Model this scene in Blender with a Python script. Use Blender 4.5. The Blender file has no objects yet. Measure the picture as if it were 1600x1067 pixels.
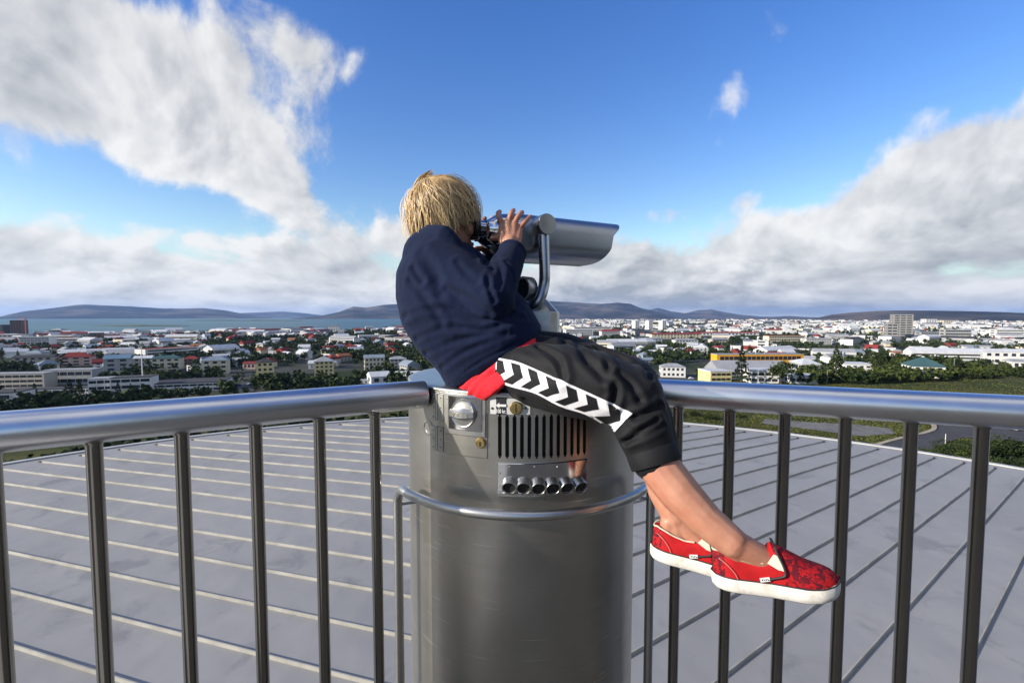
import bpy, bmesh, math, random
import numpy as np
from mathutils import Vector, Matrix, noise
from mathutils.bvhtree import BVHTree
random.seed(7); rng = np.random.default_rng(7)
R = math.radians
sc = bpy.context.scene
col = sc.collection

# ------------------------------------------------------------------ camera
FPX, PITCH = 720.0, R(3.14)
cam_d = bpy.data.cameras.new('camera'); cam = bpy.data.objects.new('camera', cam_d); col.objects.link(cam)
cam_d.sensor_width = 36.0; cam_d.lens = 36.0 * FPX / 1600.0
cam_d.clip_start = 0.05; cam_d.clip_end = 120000
cam.location = (0, 0, 0); cam.rotation_euler = (R(90) - PITCH, 0, 0)
sc.camera = cam

# ------------------------------------------------------------------ light
SUN_AZ, SUN_EL = math.atan2(-0.94, -0.34), R(19)
sdir = Vector((math.sin(SUN_AZ) * math.cos(SUN_EL), math.cos(SUN_AZ) * math.cos(SUN_EL), math.sin(SUN_EL)))
sun_d = bpy.data.lights.new('sun', 'SUN'); sun_d.energy = 5.0; sun_d.angle = R(0.6); sun_d.color = (1.0, 0.92, 0.80)
sun = bpy.data.objects.new('sun', sun_d); col.objects.link(sun)
sun.rotation_euler = (-sdir).to_track_quat('-Z', 'Y').to_euler()
sc.view_settings.view_transform = 'Standard'; sc.view_settings.look = 'None'
sc.view_settings.exposure = 0.55; sc.view_settings.gamma = 1.0
sc.render.engine = 'CYCLES'; sc.cycles.use_denoising = True
sc.cycles.max_bounces = 8; sc.cycles.volume_bounces = 0; sc.cycles.transparent_max_bounces = 12
sc.cycles.caustics_reflective = False; sc.cycles.caustics_refractive = False

def pdir(px, py):
    u = (px - 800) / FPX; v = (533.5 - py) / FPX
    return Vector((u, math.cos(PITCH) + math.sin(PITCH) * v, -math.sin(PITCH) + math.cos(PITCH) * v))
def at(px, py, Y):
    d = pdir(px, py); return d * (Y / d.y)
def azel(px, py):
    d = pdir(px, py).normalized(); return math.atan2(d.x, d.y), math.asin(d.z)

# ------------------------------------------------------------------ node helper
class NT:
    def __init__(s, tree): s.t = tree; s.n = tree.nodes; s.l = tree.links
    def new(s, typ, **kw):
        n = s.n.new(typ)
        for k, v in kw.items(): setattr(n, k, v)
        return n
    def put(s, sock, v):
        if isinstance(v, bpy.types.NodeSocket): s.l.new(v, sock)
        else: sock.default_value = v
    def m(s, op, a, b=0.0, c=0.0, clamp=False):
        n = s.new('ShaderNodeMath', operation=op, use_clamp=clamp)
        for i, x in enumerate((a, b, c)):
            s.put(n.inputs[i], x)
        return n.outputs[0]
    def vm(s, op, a, b=None, scale=None):
        n = s.new('ShaderNodeVectorMath', operation=op); s.put(n.inputs[0], a)
        if b is not None: s.put(n.inputs[1], b)
        if scale is not None: s.put(n.inputs['Scale'], scale)
        return n.outputs['Value'] if op in ('DOT_PRODUCT', 'LENGTH') else n.outputs[0]
    def noise(s, vec, scale, detail=4.0, rough=0.55, dist=0.0, out='Fac', lac=2.0):
        n = s.new('ShaderNodeTexNoise'); s.put(n.inputs['Vector'], vec)
        n.inputs['Scale'].default_value = scale; n.inputs['Detail'].default_value = detail
        n.inputs['Roughness'].default_value = rough; n.inputs['Distortion'].default_value = dist
        n.inputs['Lacunarity'].default_value = lac
        return n.outputs[out]
    def ss(s, x, a, b, lo=0.0, hi=1.0):
        n = s.new('ShaderNodeMapRange', interpolation_type='SMOOTHSTEP'); s.put(n.inputs['Value'], x)
        n.inputs['From Min'].default_value = a; n.inputs['From Max'].default_value = b
        n.inputs['To Min'].default_value = lo; n.inputs['To Max'].default_value = hi
        return n.outputs[0]
    def mix(s, f, a, b, mode='MIX'):
        n = s.new('ShaderNodeMix', data_type='RGBA', blend_type=mode); s.put(n.inputs[0], f)
        s.put(n.inputs[6], a if isinstance(a, bpy.types.NodeSocket) or len(a) == 4 else (*a, 1))
        s.put(n.inputs[7], b if isinstance(b, bpy.types.NodeSocket) or len(b) == 4 else (*b, 1))
        return n.outputs[2]
    def xyz(s, x, y, z):
        n = s.new('ShaderNodeCombineXYZ'); s.put(n.inputs[0], x); s.put(n.inputs[1], y); s.put(n.inputs[2], z)
        return n.outputs[0]
    def mapv(s, vec, scale=(1, 1, 1), rot=(0, 0, 0), loc=(0, 0, 0)):
        n = s.new('ShaderNodeMapping'); s.put(n.inputs[0], vec)
        n.inputs['Location'].default_value = loc; n.inputs['Rotation'].default_value = rot; n.inputs['Scale'].default_value = scale
        return n.outputs[0]

# ------------------------------------------------------------------ world: Nishita sky with broken cloud
world = bpy.data.worlds.new('World'); sc.world = world; world.use_nodes = True
W = NT(world.node_tree); W.n.clear()
sky = W.new('ShaderNodeTexSky', sky_type='NISHITA')
sky.sun_disc = False; sky.sun_elevation = SUN_EL; sky.sun_rotation = SUN_AZ
sky.altitude = 80; sky.air_density = 1.25; sky.dust_density = 0.4; sky.ozone_density = 2.0
hsv = W.new('ShaderNodeHueSaturation'); W.l.new(sky.outputs[0], hsv.inputs['Color'])
hsv.inputs['Saturation'].default_value = 1.40; hsv.inputs['Value'].default_value = 1.48; hsv.inputs['Hue'].default_value = 0.524
skycol = hsv.outputs[0]
tc = W.new('ShaderNodeTexCoord'); D = W.vm('NORMALIZE', tc.outputs['Generated'])
sp = W.new('ShaderNodeSeparateXYZ'); W.l.new(D, sp.inputs[0]); dx, dy, dz = sp.outputs
AZ = W.m('ARCTAN2', dx, dy); EL = W.m('ARCSINE', dz)
def cloud_vec(off):
    d = W.vm('ADD', D, off) if off else D
    q = W.new('ShaderNodeSeparateXYZ'); W.l.new(d, q.inputs[0])
    lz = W.m('MULTIPLY', W.m('LOGARITHM', W.m('ADD', W.m('MAXIMUM', q.outputs[2], 0.0), 0.05), 2.718), 0.27)
    return W.xyz(q.outputs[0], q.outputs[1], lz)
P = cloud_vec(None)
warp = W.vm('SCALE', W.vm('SUBTRACT', W.noise(P, 4.0, 1.0, 0.5, 0.0, 'Color'), (0.5, 0.5, 0.5)), None, 0.10)
Pw = W.vm('ADD', P, warp)
n_big = W.noise(P, 1.6, 1.0, 0.5)
n_mid = W.noise(Pw, 5.6, 7.0, 0.58)
n_lit = W.noise(W.vm('ADD', cloud_vec((-0.022, -0.008, 0.014)), warp), 5.6, 4.0, 0.55)
n_soft = W.noise(P, 2.2, 1.0, 0.5)
def blob(px, py, rx, ry, rot, amp, p=1.0):
    a0, e0 = azel(px, py)
    ax, _ = azel(px + rx, py); _, ey = azel(px, py - ry)
    wa = max(abs(ax - a0), 0.02); we = max(abs(ey - e0), 0.02); c, s_ = math.cos(R(rot)), math.sin(R(rot))
    da = W.m('SUBTRACT', AZ, a0); de = W.m('SUBTRACT', EL, e0)
    u = W.m('DIVIDE', W.m('ADD', W.m('MULTIPLY', da, c), W.m('MULTIPLY', de, s_)), wa)
    v = W.m('DIVIDE', W.m('ADD', W.m('MULTIPLY', da, -s_), W.m('MULTIPLY', de, c)), we)
    q = W.m('ADD', W.m('MULTIPLY', u, u), W.m('MULTIPLY', v, v))
    return W.m('MULTIPLY', W.m('EXPONENT', W.m('MULTIPLY', q, -0.9)), amp)
BL = [(30, 90, 350, 185, 0, 1.2), (290, 205, 200, 90, -26, .80), (420, 290, 80, 38, -40, .42),
      (20, 400, 270, 50, -8, 1.05), (590, 385, 90, 60, 0, .70), (400, 445, 220, 40, 0, .60), (240, 358, 130, 12, -9, .32), (430, 392, 120, 9, -7, .34), (1030, 332, 45, 10, -8, .42), (1165, 312, 30, 12, 25, .4),
      (1610, 275, 210, 105, 28, .86), (1400, 330, 260, 80, 22, .80), (1190, 405, 330, 74, 8, .90), (1625, 140, 60, 100, 20, .45),
      (1130, 145, 100, 75, 40, .40), (1205, 60, 80, 70, 50, .33), (485, 65, 90, 65, 0, .46), (900, 425, 150, 56, 0, .75)]
bias = None
for b in BL:
    x = blob(*b); bias = x if bias is None else W.m('ADD', bias, x)
low = W.ss(EL, 0.125, 0.025, 0.0, 0.70)                                     # the bank of low cumulus round the horizon
bias = W.m('ADD', bias, low)
away = W.ss(W.m('ABSOLUTE', AZ), 0.95, 1.25)                                # round the rest of the sky: broken cloud as in view
bias = W.m('ADD', bias, W.m('MULTIPLY', away, W.ss(n_big, 0.42, 0.60, 0.0, 0.9)))
bias = W.m('ADD', bias, W.m('MULTIPLY', away, W.ss(EL, 0.75, 0.40, 0.0, 0.45)))
dens = W.m('ADD', W.m('SUBTRACT', bias, 0.50), W.m('MULTIPLY', W.m('SUBTRACT', n_mid, 0.5), 2.3))
cov = W.ss(dens, -0.10, 0.26)
cov = W.m('MULTIPLY', cov, W.ss(dz, -0.02, 0.005))
lit = W.m('ADD', 0.78, W.m('MULTIPLY', W.m('SUBTRACT', n_mid, n_lit), 3.2))
thick = W.ss(dens, 0.10, 0.80)
lit = W.m('SUBTRACT', lit, W.m('MULTIPLY', thick, 0.16))
lit = W.m('ADD', lit, W.m('MULTIPLY', W.m('SUBTRACT', n_soft, 0.5), 1.5))
lit = W.m('MAXIMUM', W.m('MINIMUM', lit, 1.0), 0.0)
ccol = W.mix(lit, (2.7, 2.88, 3.15), (6.5, 6.47, 6.42))
skycol = W.mix(W.ss(EL, 0.17, 0.015, 0.0, 0.92), skycol, (3.3, 4.3, 5.5))
final = W.mix(W.m('MULTIPLY', cov, 0.97), skycol, ccol)
bg = W.new('ShaderNodeBackground'); W.l.new(final, bg.inputs[0]); bg.inputs[1].default_value = 0.10
wo = W.new('ShaderNodeOutputWorld'); W.l.new(bg.outputs[0], wo.inputs[0])

# ------------------------------------------------------------------ materials
MATS = {}
def mat(name, color, rough=0.6, metal=0.0, spec=0.5, var=0.0, vscale=8.0, bump=0.0, bscale=60.0, bdist=0.002, fn=None, coat=0.0, sheen=0.0, coords='Object'):
    if name in MATS: return MATS[name]
    m = bpy.data.materials.new(name); m.use_nodes = True; T = NT(m.node_tree)
    b = T.n['Principled BSDF']; b.inputs['Base Color'].default_value = (*color, 1); b.inputs['Roughness'].default_value = rough
    b.inputs['Metallic'].default_value = metal; b.inputs['Specular IOR Level'].default_value = spec
    b.inputs['Coat Weight'].default_value = coat; b.inputs['Sheen Weight'].default_value = sheen
    co = T.new('ShaderNodeTexCoord').outputs[coords]
    if var > 0:
        f = T.noise(co, vscale, 4, 0.6)
        lo = tuple(c * (1 - var) for c in color); hi = tuple(min(1, c * (1 + var)) for c in color)
        T.l.new(T.mix(T.ss(f, 0.3, 0.7), lo, hi), b.inputs['Base Color'])
    if bump > 0:
        bn = T.new('ShaderNodeBump'); bn.inputs['Strength'].default_value = bump; bn.inputs['Distance'].default_value = bdist
        T.l.new(T.noise(co, bscale, 4, 0.6), bn.inputs['Height']); T.l.new(bn.outputs[0], b.inputs['Normal'])
    if fn: fn(T, b, co)
    MATS[name] = m; return m

def brushed(scale, amt=0.12, bump=0.15, base=(0.62, 0.62, 0.60), rough=0.3, blot=0.0):
    def fn(T, b, co):
        s = T.noise(T.mapv(co, scale), 1.0, 3, 0.6)
        g = T.noise(co, 5.0, 4, 0.6)
        T.l.new(T.m('ADD', rough - amt / 2, T.m('ADD', T.m('MULTIPLY', s, amt), T.m('MULTIPLY', g, 0.10))), b.inputs['Roughness'])
        cb = T.mix(T.ss(g, 0.3, 0.75), tuple(c * 0.86 for c in base), base)
        cb = T.mix(T.m('MULTIPLY', T.ss(s, 0.35, 0.7), 0.35), cb, tuple(c * 0.80 for c in base))
        if blot > 0:
            q = T.ss(T.noise(co, 2.2, 5, 0.65), 0.5, 0.75); cb = T.mix(T.m('MULTIPLY', q, blot), cb, (0.30, 0.27, 0.21))
        sc2 = T.ss(T.noise(T.mapv(co, (7, 7, 430), (0.05, 0, 0)), 1.0, 1, 0.5), 0.735, 0.76); cb = T.mix(T.m('MULTIPLY', sc2, 0.8 if blot > 0 else 0.0), cb, (0.85, 0.85, 0.82))
        T.l.new(cb, b.inputs['Base Color'])
        bn = T.new('ShaderNodeBump'); bn.inputs['Strength'].default_value = bump; bn.inputs['Distance'].default_value = 0.0006
        T.l.new(s, bn.inputs['Height']); T.l.new(bn.outputs[0], b.inputs['Normal'])
    return fn
steel_drum = mat('steel_drum', (0.5, 0.5, 0.48), 0.34, 1.0, fn=brushed((3, 3, 260), 0.16, 0.25, (0.50, 0.485, 0.44), 0.32, 0.45))
steel_rail = mat('steel_rail', (0.6, 0.6, 0.6), 0.25, 1.0, fn=brushed((14, 14, 160), 0.10, 0.10, (0.80, 0.81, 0.83), 0.27))
steel_bar = mat('steel_bar', (0.45, 0.45, 0.43), 0.24, 1.0, fn=brushed((160, 160, 5), 0.08, 0.06, (0.33, 0.32, 0.29), 0.11))
steel_scope = mat('steel_scope', (0.55, 0.56, 0.58), 0.28, 1.0, fn=brushed((40, 40, 220), 0.14, 0.15, (0.40, 0.42, 0.45), 0.27))
steel_plain = mat('steel_plain', (0.58, 0.58, 0.57), 0.30, 1.0, fn=brushed((40, 40, 40), 0.10, 0.08, (0.55, 0.55, 0.53), 0.30))
steel_polish = mat('steel_polish', (0.62, 0.62, 0.62), 0.12, 1.0, var=0.08, vscale=30)
steel_dull = mat('steel_dull', (0.40, 0.40, 0.37), 0.42, 1.0, var=0.15, vscale=20)
chrome = mat('chrome', (0.75, 0.75, 0.76), 0.10, 1.0, var=0.05, vscale=60)
brass = mat('brass', (0.50, 0.36, 0.14), 0.35, 1.0, var=0.25, vscale=90)
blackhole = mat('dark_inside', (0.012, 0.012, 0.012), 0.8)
rubber = mat('black_rubber', (0.015, 0.015, 0.016), 0.55, var=0.2, vscale=60)
lens_m = mat('lens_glass', (0.01, 0.012, 0.02), 0.04, 0.0, spec=0.8, coat=1.0)
white_ink = mat('white_ink', (0.8, 0.8, 0.78), 0.6, var=0.06, vscale=120)
black_ink = mat('black_ink', (0.02, 0.02, 0.022), 0.5, var=0.2, vscale=90)

# ------------------------------------------------------------------ mesh helper
def mw(o):
    m = o.matrix_basis.copy()
    if o.parent: m = mw(o.parent) @ o.matrix_parent_inverse @ m
    return m
def setparent(o, p):
    o.parent = p; o.matrix_parent_inverse = mw(p).inverted()
def tag(o, label=None, cat=None, group=None, kind=None):
    for k, v in (('label', label), ('category', cat), ('group', group), ('kind', kind)):
        if v: o[k] = v
    return o
def empty(name, loc=(0, 0, 0), label=None, cat=None, group=None):
    o = bpy.data.objects.new(name, None); o.location = loc; o.empty_display_size = 0.1; col.objects.link(o)
    return tag(o, label, cat, group)
def frame(axis, ref=None):
    a = Vector(axis).normalized(); r = Vector(ref) if ref is not None else Vector((0, 0, 1))
    if abs(a.dot(r.normalized())) > 0.98: r = Vector((0, 1, 0))
    u = r.cross(a).normalized(); v = a.cross(u).normalized(); return u, v, a
class MB:
    def __init__(s): s.v = []; s.f = []; s.m = []
    def add(s, vs, fs, m=0):
        o = len(s.v); s.v.extend([tuple(x) for x in vs])
        for f in fs: s.f.append(tuple(i + o for i in f)); s.m.append(m)
    def box(s, c, size, rot=None, m=0, bev=0.0):
        hx, hy, hz = (x / 2 for x in size)
        M = rot if rot is not None else Matrix.Identity(3)
        if bev <= 0:
            vs = [Vector((x, y, z)) for x in (-hx, hx) for y in (-hy, hy) for z in (-hz, hz)]
            fs = [(0, 1, 3, 2), (4, 6, 7, 5), (0, 4, 5, 1), (2, 3, 7, 6), (0, 2, 6, 4), (1, 5, 7, 3)]
        else:
            bm = bmesh.new(); bmesh.ops.create_cube(bm, size=1.0)
            for v in bm.verts: v.co = Vector((v.co.x * 2 * hx, v.co.y * 2 * hy, v.co.z * 2 * hz))
            bmesh.ops.bevel(bm, geom=bm.edges[:], offset=bev, segments=2, affect='EDGES', profile=0.5)
            bm.verts.index_update(); vs = [v.co.copy() for v in bm.verts]; fs = [tuple(v.index for v in f.verts) for f in bm.faces]; bm.free()
        s.add([M @ v + Vector(c) for v in vs], fs, m)
    def rings(s, rs, m=0, caps=True, closed=True):
        n = len(rs[0]); vs = [p for r in rs for p in r]; fs = []
        for i in range(len(rs) - 1):
            for j in range(n if closed else n - 1):
                k = (j + 1) % n; fs.append((i * n + j, i * n + k, (i + 1) * n + k, (i + 1) * n + j))
        if caps and closed:
            fs.append(tuple(range(n))[::-1]); fs.append(tuple((len(rs) - 1) * n + j for j in range(n)))
        s.add(vs, fs, m)
    def tube(s, pts, r, n=16, m=0, caps=True):
        pts = [Vector(p) for p in pts]; rs = r if isinstance(r, (list, tuple)) else [r] * len(pts); out = []; u = None
        for i, p in enumerate(pts):
            t = (pts[min(i + 1, len(pts) - 1)] - pts[max(i - 1, 0)]).normalized()
            if u is None: u, v, _ = frame(t)
            u = (u - t * u.dot(t)).normalized(); v = t.cross(u)
            out.append([p + (u * math.cos(a) + v * math.sin(a)) * rs[i] for a in [2 * math.pi * j / n for j in range(n)]])
        s.rings(out, m, caps)
    def lathe(s, prof, origin, axis, n=32, m=0, caps=False, ref=None):
        u, v, a = frame(axis, ref); o = Vector(origin)
        s.rings([[o + a * t + (u * math.cos(q) + v * math.sin(q)) * r for q in [2 * math.pi * j / n for j in range(n)]] for r, t in prof], m, caps)
    def caps_chain(s, pts, rs, n=14, flat=1.0):
        """rounded tapered limb through pts with radii rs"""
        P = [Vector(p) for p in pts]; path = []; rad = []
        d0 = (P[0] - P[1]).normalized(); d1 = (P[-1] - P[-2]).normalized()
        for k in (0.95, 0.7, 0.35): path.append(P[0] + d0 * rs[0] * k); rad.append(rs[0] * math.sqrt(max(1 - k * k, 0.01)))
        for i in range(len(P) - 1):
            for t in (0, 0.33, 0.66):
                path.append(P[i].lerp(P[i + 1], t)); rad.append(rs[i] + (rs[i + 1] - rs[i]) * t)
        path.append(P[-1]); rad.append(rs[-1])
        for k in (0.35, 0.7, 0.95): path.append(P[-1] + d1 * rs[-1] * k); rad.append(rs[-1] * math.sqrt(max(1 - k * k, 0.01)))
        s.tube(path, rad, n)
    def ball(s, c, rad, rot=None, n=20, m=0):
        M = rot if rot is not None else Matrix.Identity(3); rs = []
        for i in range(1, n // 2):
            th = math.pi * i / (n // 2)
            rs.append([M @ Vector((rad[0] * math.sin(th) * math.cos(q), rad[1] * math.sin(th) * math.sin(q), rad[2] * math.cos(th))) + Vector(c) for q in [2 * math.pi * j / n for j in range(n)]])
        s.rings(rs, m, True)
    def mesh(s, name, mats):
        me = bpy.data.meshes.new(name); me.from_pydata(s.v, [], s.f)
        for x in (mats if isinstance(mats, (list, tuple)) else [mats]): me.materials.append(x)
        if any(s.m): me.polygons.foreach_set('material_index', s.m)
        bm = bmesh.new(); bm.from_mesh(me); bmesh.ops.recalc_face_normals(bm, faces=bm.faces); bm.to_mesh(me); bm.free()
        me.update(); return me
    def build(s, name, mats, parent=None, smooth=30, recalc=True):
        me = s.mesh(name, mats)
        if smooth:
            me.shade_smooth(); me.set_sharp_from_angle(angle=R(smooth))
        o = bpy.data.objects.new(name, me); col.objects.link(o)
        if parent is not None: setparent(o, parent)
        return o
def link(name, me, parent=None, loc=None, rotz=0, scale=None):
    o = bpy.data.objects.new(name, me); col.objects.link(o)
    if loc is not None: o.location = loc
    o.rotation_euler.z = rotz
    if scale is not None: o.scale = scale
    if parent is not None: o.parent = parent
    return o
def bez(pts, n=8):
    """Catmull-Rom through pts"""
    P = [Vector(p) for p in pts]; out = []
    for i in range(len(P) - 1):
        p0 = P[max(i - 1, 0)]; p1 = P[i]; p2 = P[i + 1]; p3 = P[min(i + 2, len(P) - 1)]
        for k in range(n):
            t = k / n
            out.append(0.5 * ((2 * p1) + (p2 - p0) * t + (2 * p0 - 5 * p1 + 4 * p2 - p3) * t * t + (3 * p1 - p0 - 3 * p2 + p3) * t ** 3))
    out.append(P[-1]); return out
# ------------------------------------------------------------------ terrain, sea, mountains
def sstep(a, b, x):
    t = np.clip((x - a) / (b - a), 0, 1); return t * t * (3 - 2 * t)
def terrain(x, y):
    x = np.asarray(x, float); y = np.asarray(y, float)
    r = np.hypot(x, y); az = np.degrees(np.arctan2(x, y))
    k = sstep(-8, 30, az)
    k2 = sstep(18, 42, az); r0 = 85 + 110 * k + 115 * k2; r1 = 215 + 175 * k + 150 * k2
    z = -27 - 23 * sstep(0, 1, (r - r0) / (r1 - r0))
    z = z + 0.5 * np.sin(x * .031 + 1.3) * np.sin(y * .027) * sstep(30, 120, r)
    rc = 1700 + 120 * np.sin(az * .35) + 90000 * sstep(-9, 3, az)
    rc = np.where(np.abs(az) > 100, 90000, rc)
    z = z - 10 * sstep(0, 1, (r - rc) / 120)
    return z
def tz(x, y): return float(terrain(x, y))
TS = np.geomspace(20, 30000, 900)
def ground_at(px, py):
    d = np.array(pdir(px, py).normalized()); Pt = d[None] * TS[:, None]; dif = Pt[:, 2] - terrain(Pt[:, 0], Pt[:, 1])
    i = int(np.argmax(dif < 0)); i = max(i, 1); f = dif[i - 1] / (dif[i - 1] - dif[i]); p = d * (TS[i - 1] + f * (TS[i] - TS[i - 1]))
    return Vector((p[0], p[1], float(terrain(p[0], p[1]))))

azs = np.radians(np.concatenate([np.arange(-60, 60, 0.6), np.arange(60, 300, 6.0)]))
rads = np.concatenate([[15.0], np.geomspace(20, 1400, 110), np.geomspace(1450, 2400, 22), np.geomspace(2600, 26500, 20)])
A_, R_ = np.meshgrid(azs, rads); X = R_ * np.sin(A_); Y = R_ * np.cos(A_); Z = terrain(X, Y)
na, nr = len(azs), len(rads)
vs = np.stack([X, Y, Z], -1).reshape(-1, 3)
fs = [(i * na + j, i * na + (j + 1) % na, (i + 1) * na + (j + 1) % na, (i + 1) * na + j) for i in range(nr - 1) for j in range(na)]
def ground_fn(T, b, co):
    r = T.vm('LENGTH', T.vm('MULTIPLY', co, (1, 1, 0)))
    g1 = T.noise(co, 0.035, 6, 0.65); g2 = T.noise(co, 0.35, 5, 0.7); g3 = T.noise(co, 0.008, 4, 0.6)
    grass = T.mix(T.ss(g1, 0.38, 0.62), (0.040, 0.056, 0.014), (0.100, 0.092, 0.026))
    grass = T.mix(T.ss(g2, 0.35, 0.7), T.mix(0.5, grass, (0.02, 0.028, 0.010)), grass)
    town = T.mix(T.ss(g3, 0.42, 0.6), (0.022, 0.034, 0.014), (0.07, 0.07, 0.065))
    town = T.mix(T.ss(g2, 0.5, 0.7), town, (0.035, 0.048, 0.022))
    far = T.mix(T.ss(T.noise(co, 0.0016, 5, 0.6), 0.4, 0.6), (0.045, 0.055, 0.03), (0.13, 0.12, 0.10))
    c = T.mix(T.ss(r, 230, 420), grass, town); c = T.mix(T.ss(r, 1800, 3500), c, far)
    T.l.new(c, b.inputs['Base Color'])
    bn = T.new('ShaderNodeBump'); bn.inputs['Strength'].default_value = 0.6; bn.inputs['Distance'].default_value = 0.4
    T.l.new(T.noise(co, 1.4, 5, 0.7), bn.inputs['Height']); T.l.new(bn.outputs[0], b.inputs['Normal'])
ground_m = mat('ground_grass', (0.08, 0.09, 0.03), 0.95, spec=0.1, fn=ground_fn)
me = bpy.data.meshes.new('ground'); me.from_pydata(vs.tolist(), [], fs); me.materials.append(ground_m); me.shade_smooth()
ground = bpy.data.objects.new('ground', me); col.objects.link(ground); tag(ground, kind='structure')

def sea_fn(T, b, co):
    bn = T.new('ShaderNodeBump'); bn.inputs['Strength'].default_value = 0.5; bn.inputs['Distance'].default_value = 0.6
    T.l.new(T.noise(co, 0.12, 4, 0.6), bn.inputs['Height']); T.l.new(bn.outputs[0], b.inputs['Normal'])
    T.l.new(T.mix(T.ss(T.noise(T.mapv(co, (0.0006, 0.0022, 1)), 1.0, 4, 0.6), 0.35, 0.65), (0.010, 0.055, 0.085), (0.02, 0.12, 0.13)), b.inputs['Base Color'])
sea_m = mat('sea_water', (0.012, 0.07, 0.10), 0.42, spec=0.35, fn=sea_fn)
s = MB(); rr = [1200.0, 2500.0, 6000.0, 15000.0, 27000.0]
s.rings([[Vector((r * math.sin(a), r * math.cos(a), -52.0)) for a in [2 * math.pi * j / 96 for j in range(96)]] for r in rr], 0, False)
sea = s.build('sea', sea_m); tag(sea, kind='structure')

def mountain_fn(T, b, co):
    n = T.noise(T.mapv(co, (0.0009, 0.0009, 0.004)), 1.0, 7, 0.65)
    T.l.new(T.mix(T.ss(n, 0.42, 0.62), (0.028, 0.029, 0.028), (0.13, 0.105, 0.085)), b.inputs['Base Color'])
mount_m = mat('mountain_rock', (0.1, 0.09, 0.08), 0.95, spec=0.05, fn=mountain_fn)
def mountain(name, D, thk, prof, seed, rough=0.16, base=-56.0):
    pxs = np.linspace(prof[0][0], prof[-1][0], max(60, int((prof[-1][0] - prof[0][0]) / 2.2)))
    pys = np.interp(pxs, [p[0] for p in prof], [p[1] for p in prof]); nt = 34; vs = []
    for px, py in zip(pxs, pys):
        d = pdir(px, py); hd = math.hypot(d.x, d.y); ux, uy = d.x / hd, d.y / hd
        ridge = d.z / hd * D - base
        for k in range(nt):
            t = -1 + 2 * k / (nt - 1); rr = D + t * thk
            sh = max(0.0, 1 - abs(t)) ** 0.8
            q = Vector((ux * rr / 900 + seed, uy * rr / 900, 0.3))
            rg = 1 - abs(noise.noise(q)) * 1.6 - abs(noise.noise(q * 2.7)) * 0.7
            h = ridge * sh * (1 - rough * 4 * abs(t) * (1 - abs(t)) * (1.2 - rg))
            vs.append((ux * rr, uy * rr, base + h))
    n = len(pxs)
    fs = [(i * nt + k, (i + 1) * nt + k, (i + 1) * nt + k + 1, i * nt + k + 1) for i in range(n - 1) for k in range(nt - 1)]
    me = bpy.data.meshes.new(name); me.from_pydata(vs, [], fs); me.materials.append(mount_m); me.shade_smooth()
    o = bpy.data.objects.new(name, me); col.objects.link(o); return tag(o, kind='structure')
mountain('mountain', 15000, 2300, [(-60, 498), (-10, 497), (10, 492), (40, 485.5), (80, 481), (118, 476), (135, 475), (155, 476), (200, 478), (250, 481), (285, 481.5), (320, 481), (350, 484), (380, 490), (400, 494.5), (430, 497)], 1.0)
mountain('mountain', 22500, 2800, [(340, 495), (375, 489), (410, 487.5), (440, 486.5), (470, 488.5), (500, 492), (540, 496)], 5.0)
mountain('mountain', 11500, 2600, [(455, 497), (500, 493.5), (530, 487), (552, 478), (572, 480), (600, 475.5), (625, 474), (660, 473), (720, 468), (800, 466), (868, 470), (905, 471.5), (940, 474), (965, 471.5), (985, 474), (1003, 481), (1030, 487), (1050, 494), (1075, 498)], 9.0, 0.24)
mountain('mountain', 17000, 2600, [(985, 492), (1010, 484), (1028, 480.5), (1048, 486), (1070, 489), (1092, 484), (1112, 483), (1130, 487), (1155, 491.5), (1190, 494.5), (1250, 496)], 14.0, 0.22)
mountain('mountain', 12500, 1500, [(1170, 497), (1205, 495), (1232, 493.5), (1262, 495.5), (1300, 497)], 17.0)
mountain('hill', 7600, 1500, [(1268, 499), (1284, 494.5), (1300, 491), (1330, 488), (1370, 485.5), (1400, 484.5), (1450, 484.8), (1500, 485.5), (1560, 487), (1620, 489.5), (1720, 493), (1820, 498)], 21.0)
isl_m = mat('island_grass', (0.09, 0.105, 0.04), 0.95, spec=0.1, var=0.35, vscale=0.02)
def island(px0, px1, py, hgt, thin, name='island'):
    d0, d1 = pdir(px0, py), pdir(px1, py); k0 = -52 / d0.z; k1 = -52 / d1.z
    a = d0 * k0; b_ = d1 * k1; c = (a + b_) / 2; ln = (b_ - a).length / 2; ux = (b_ - a).normalized(); uy = Vector((-ux.y, ux.x, 0))
    s = MB(); rs = []
    for q, h in ((1.0, -1.0), (0.97, 0.25), (0.85, 0.6), (0.55, 0.9), (0.2, 1.0)):
        rs.append([c + ux * (math.cos(t) * ln * q) + uy * (math.sin(t) * ln * thin * q * (1 + .3 * math.sin(3 * t + px0))) + Vector((0, 0, hgt * h * (0.7 + .3 * math.sin(2 * t + px1)))) for t in [2 * math.pi * j / 60 for j in range(60)]])
    s.rings(rs); o = s.build(name, isl_m, smooth=60); return tag(o, kind='structure')
island(138, 300, 509.5, 5.0, 0.25); island(285, 480, 501.2, 9.0, 0.10); island(466, 510, 515.2, 2.5, 0.06); island(608, 650, 508.5, 3, 0.08)

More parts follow.
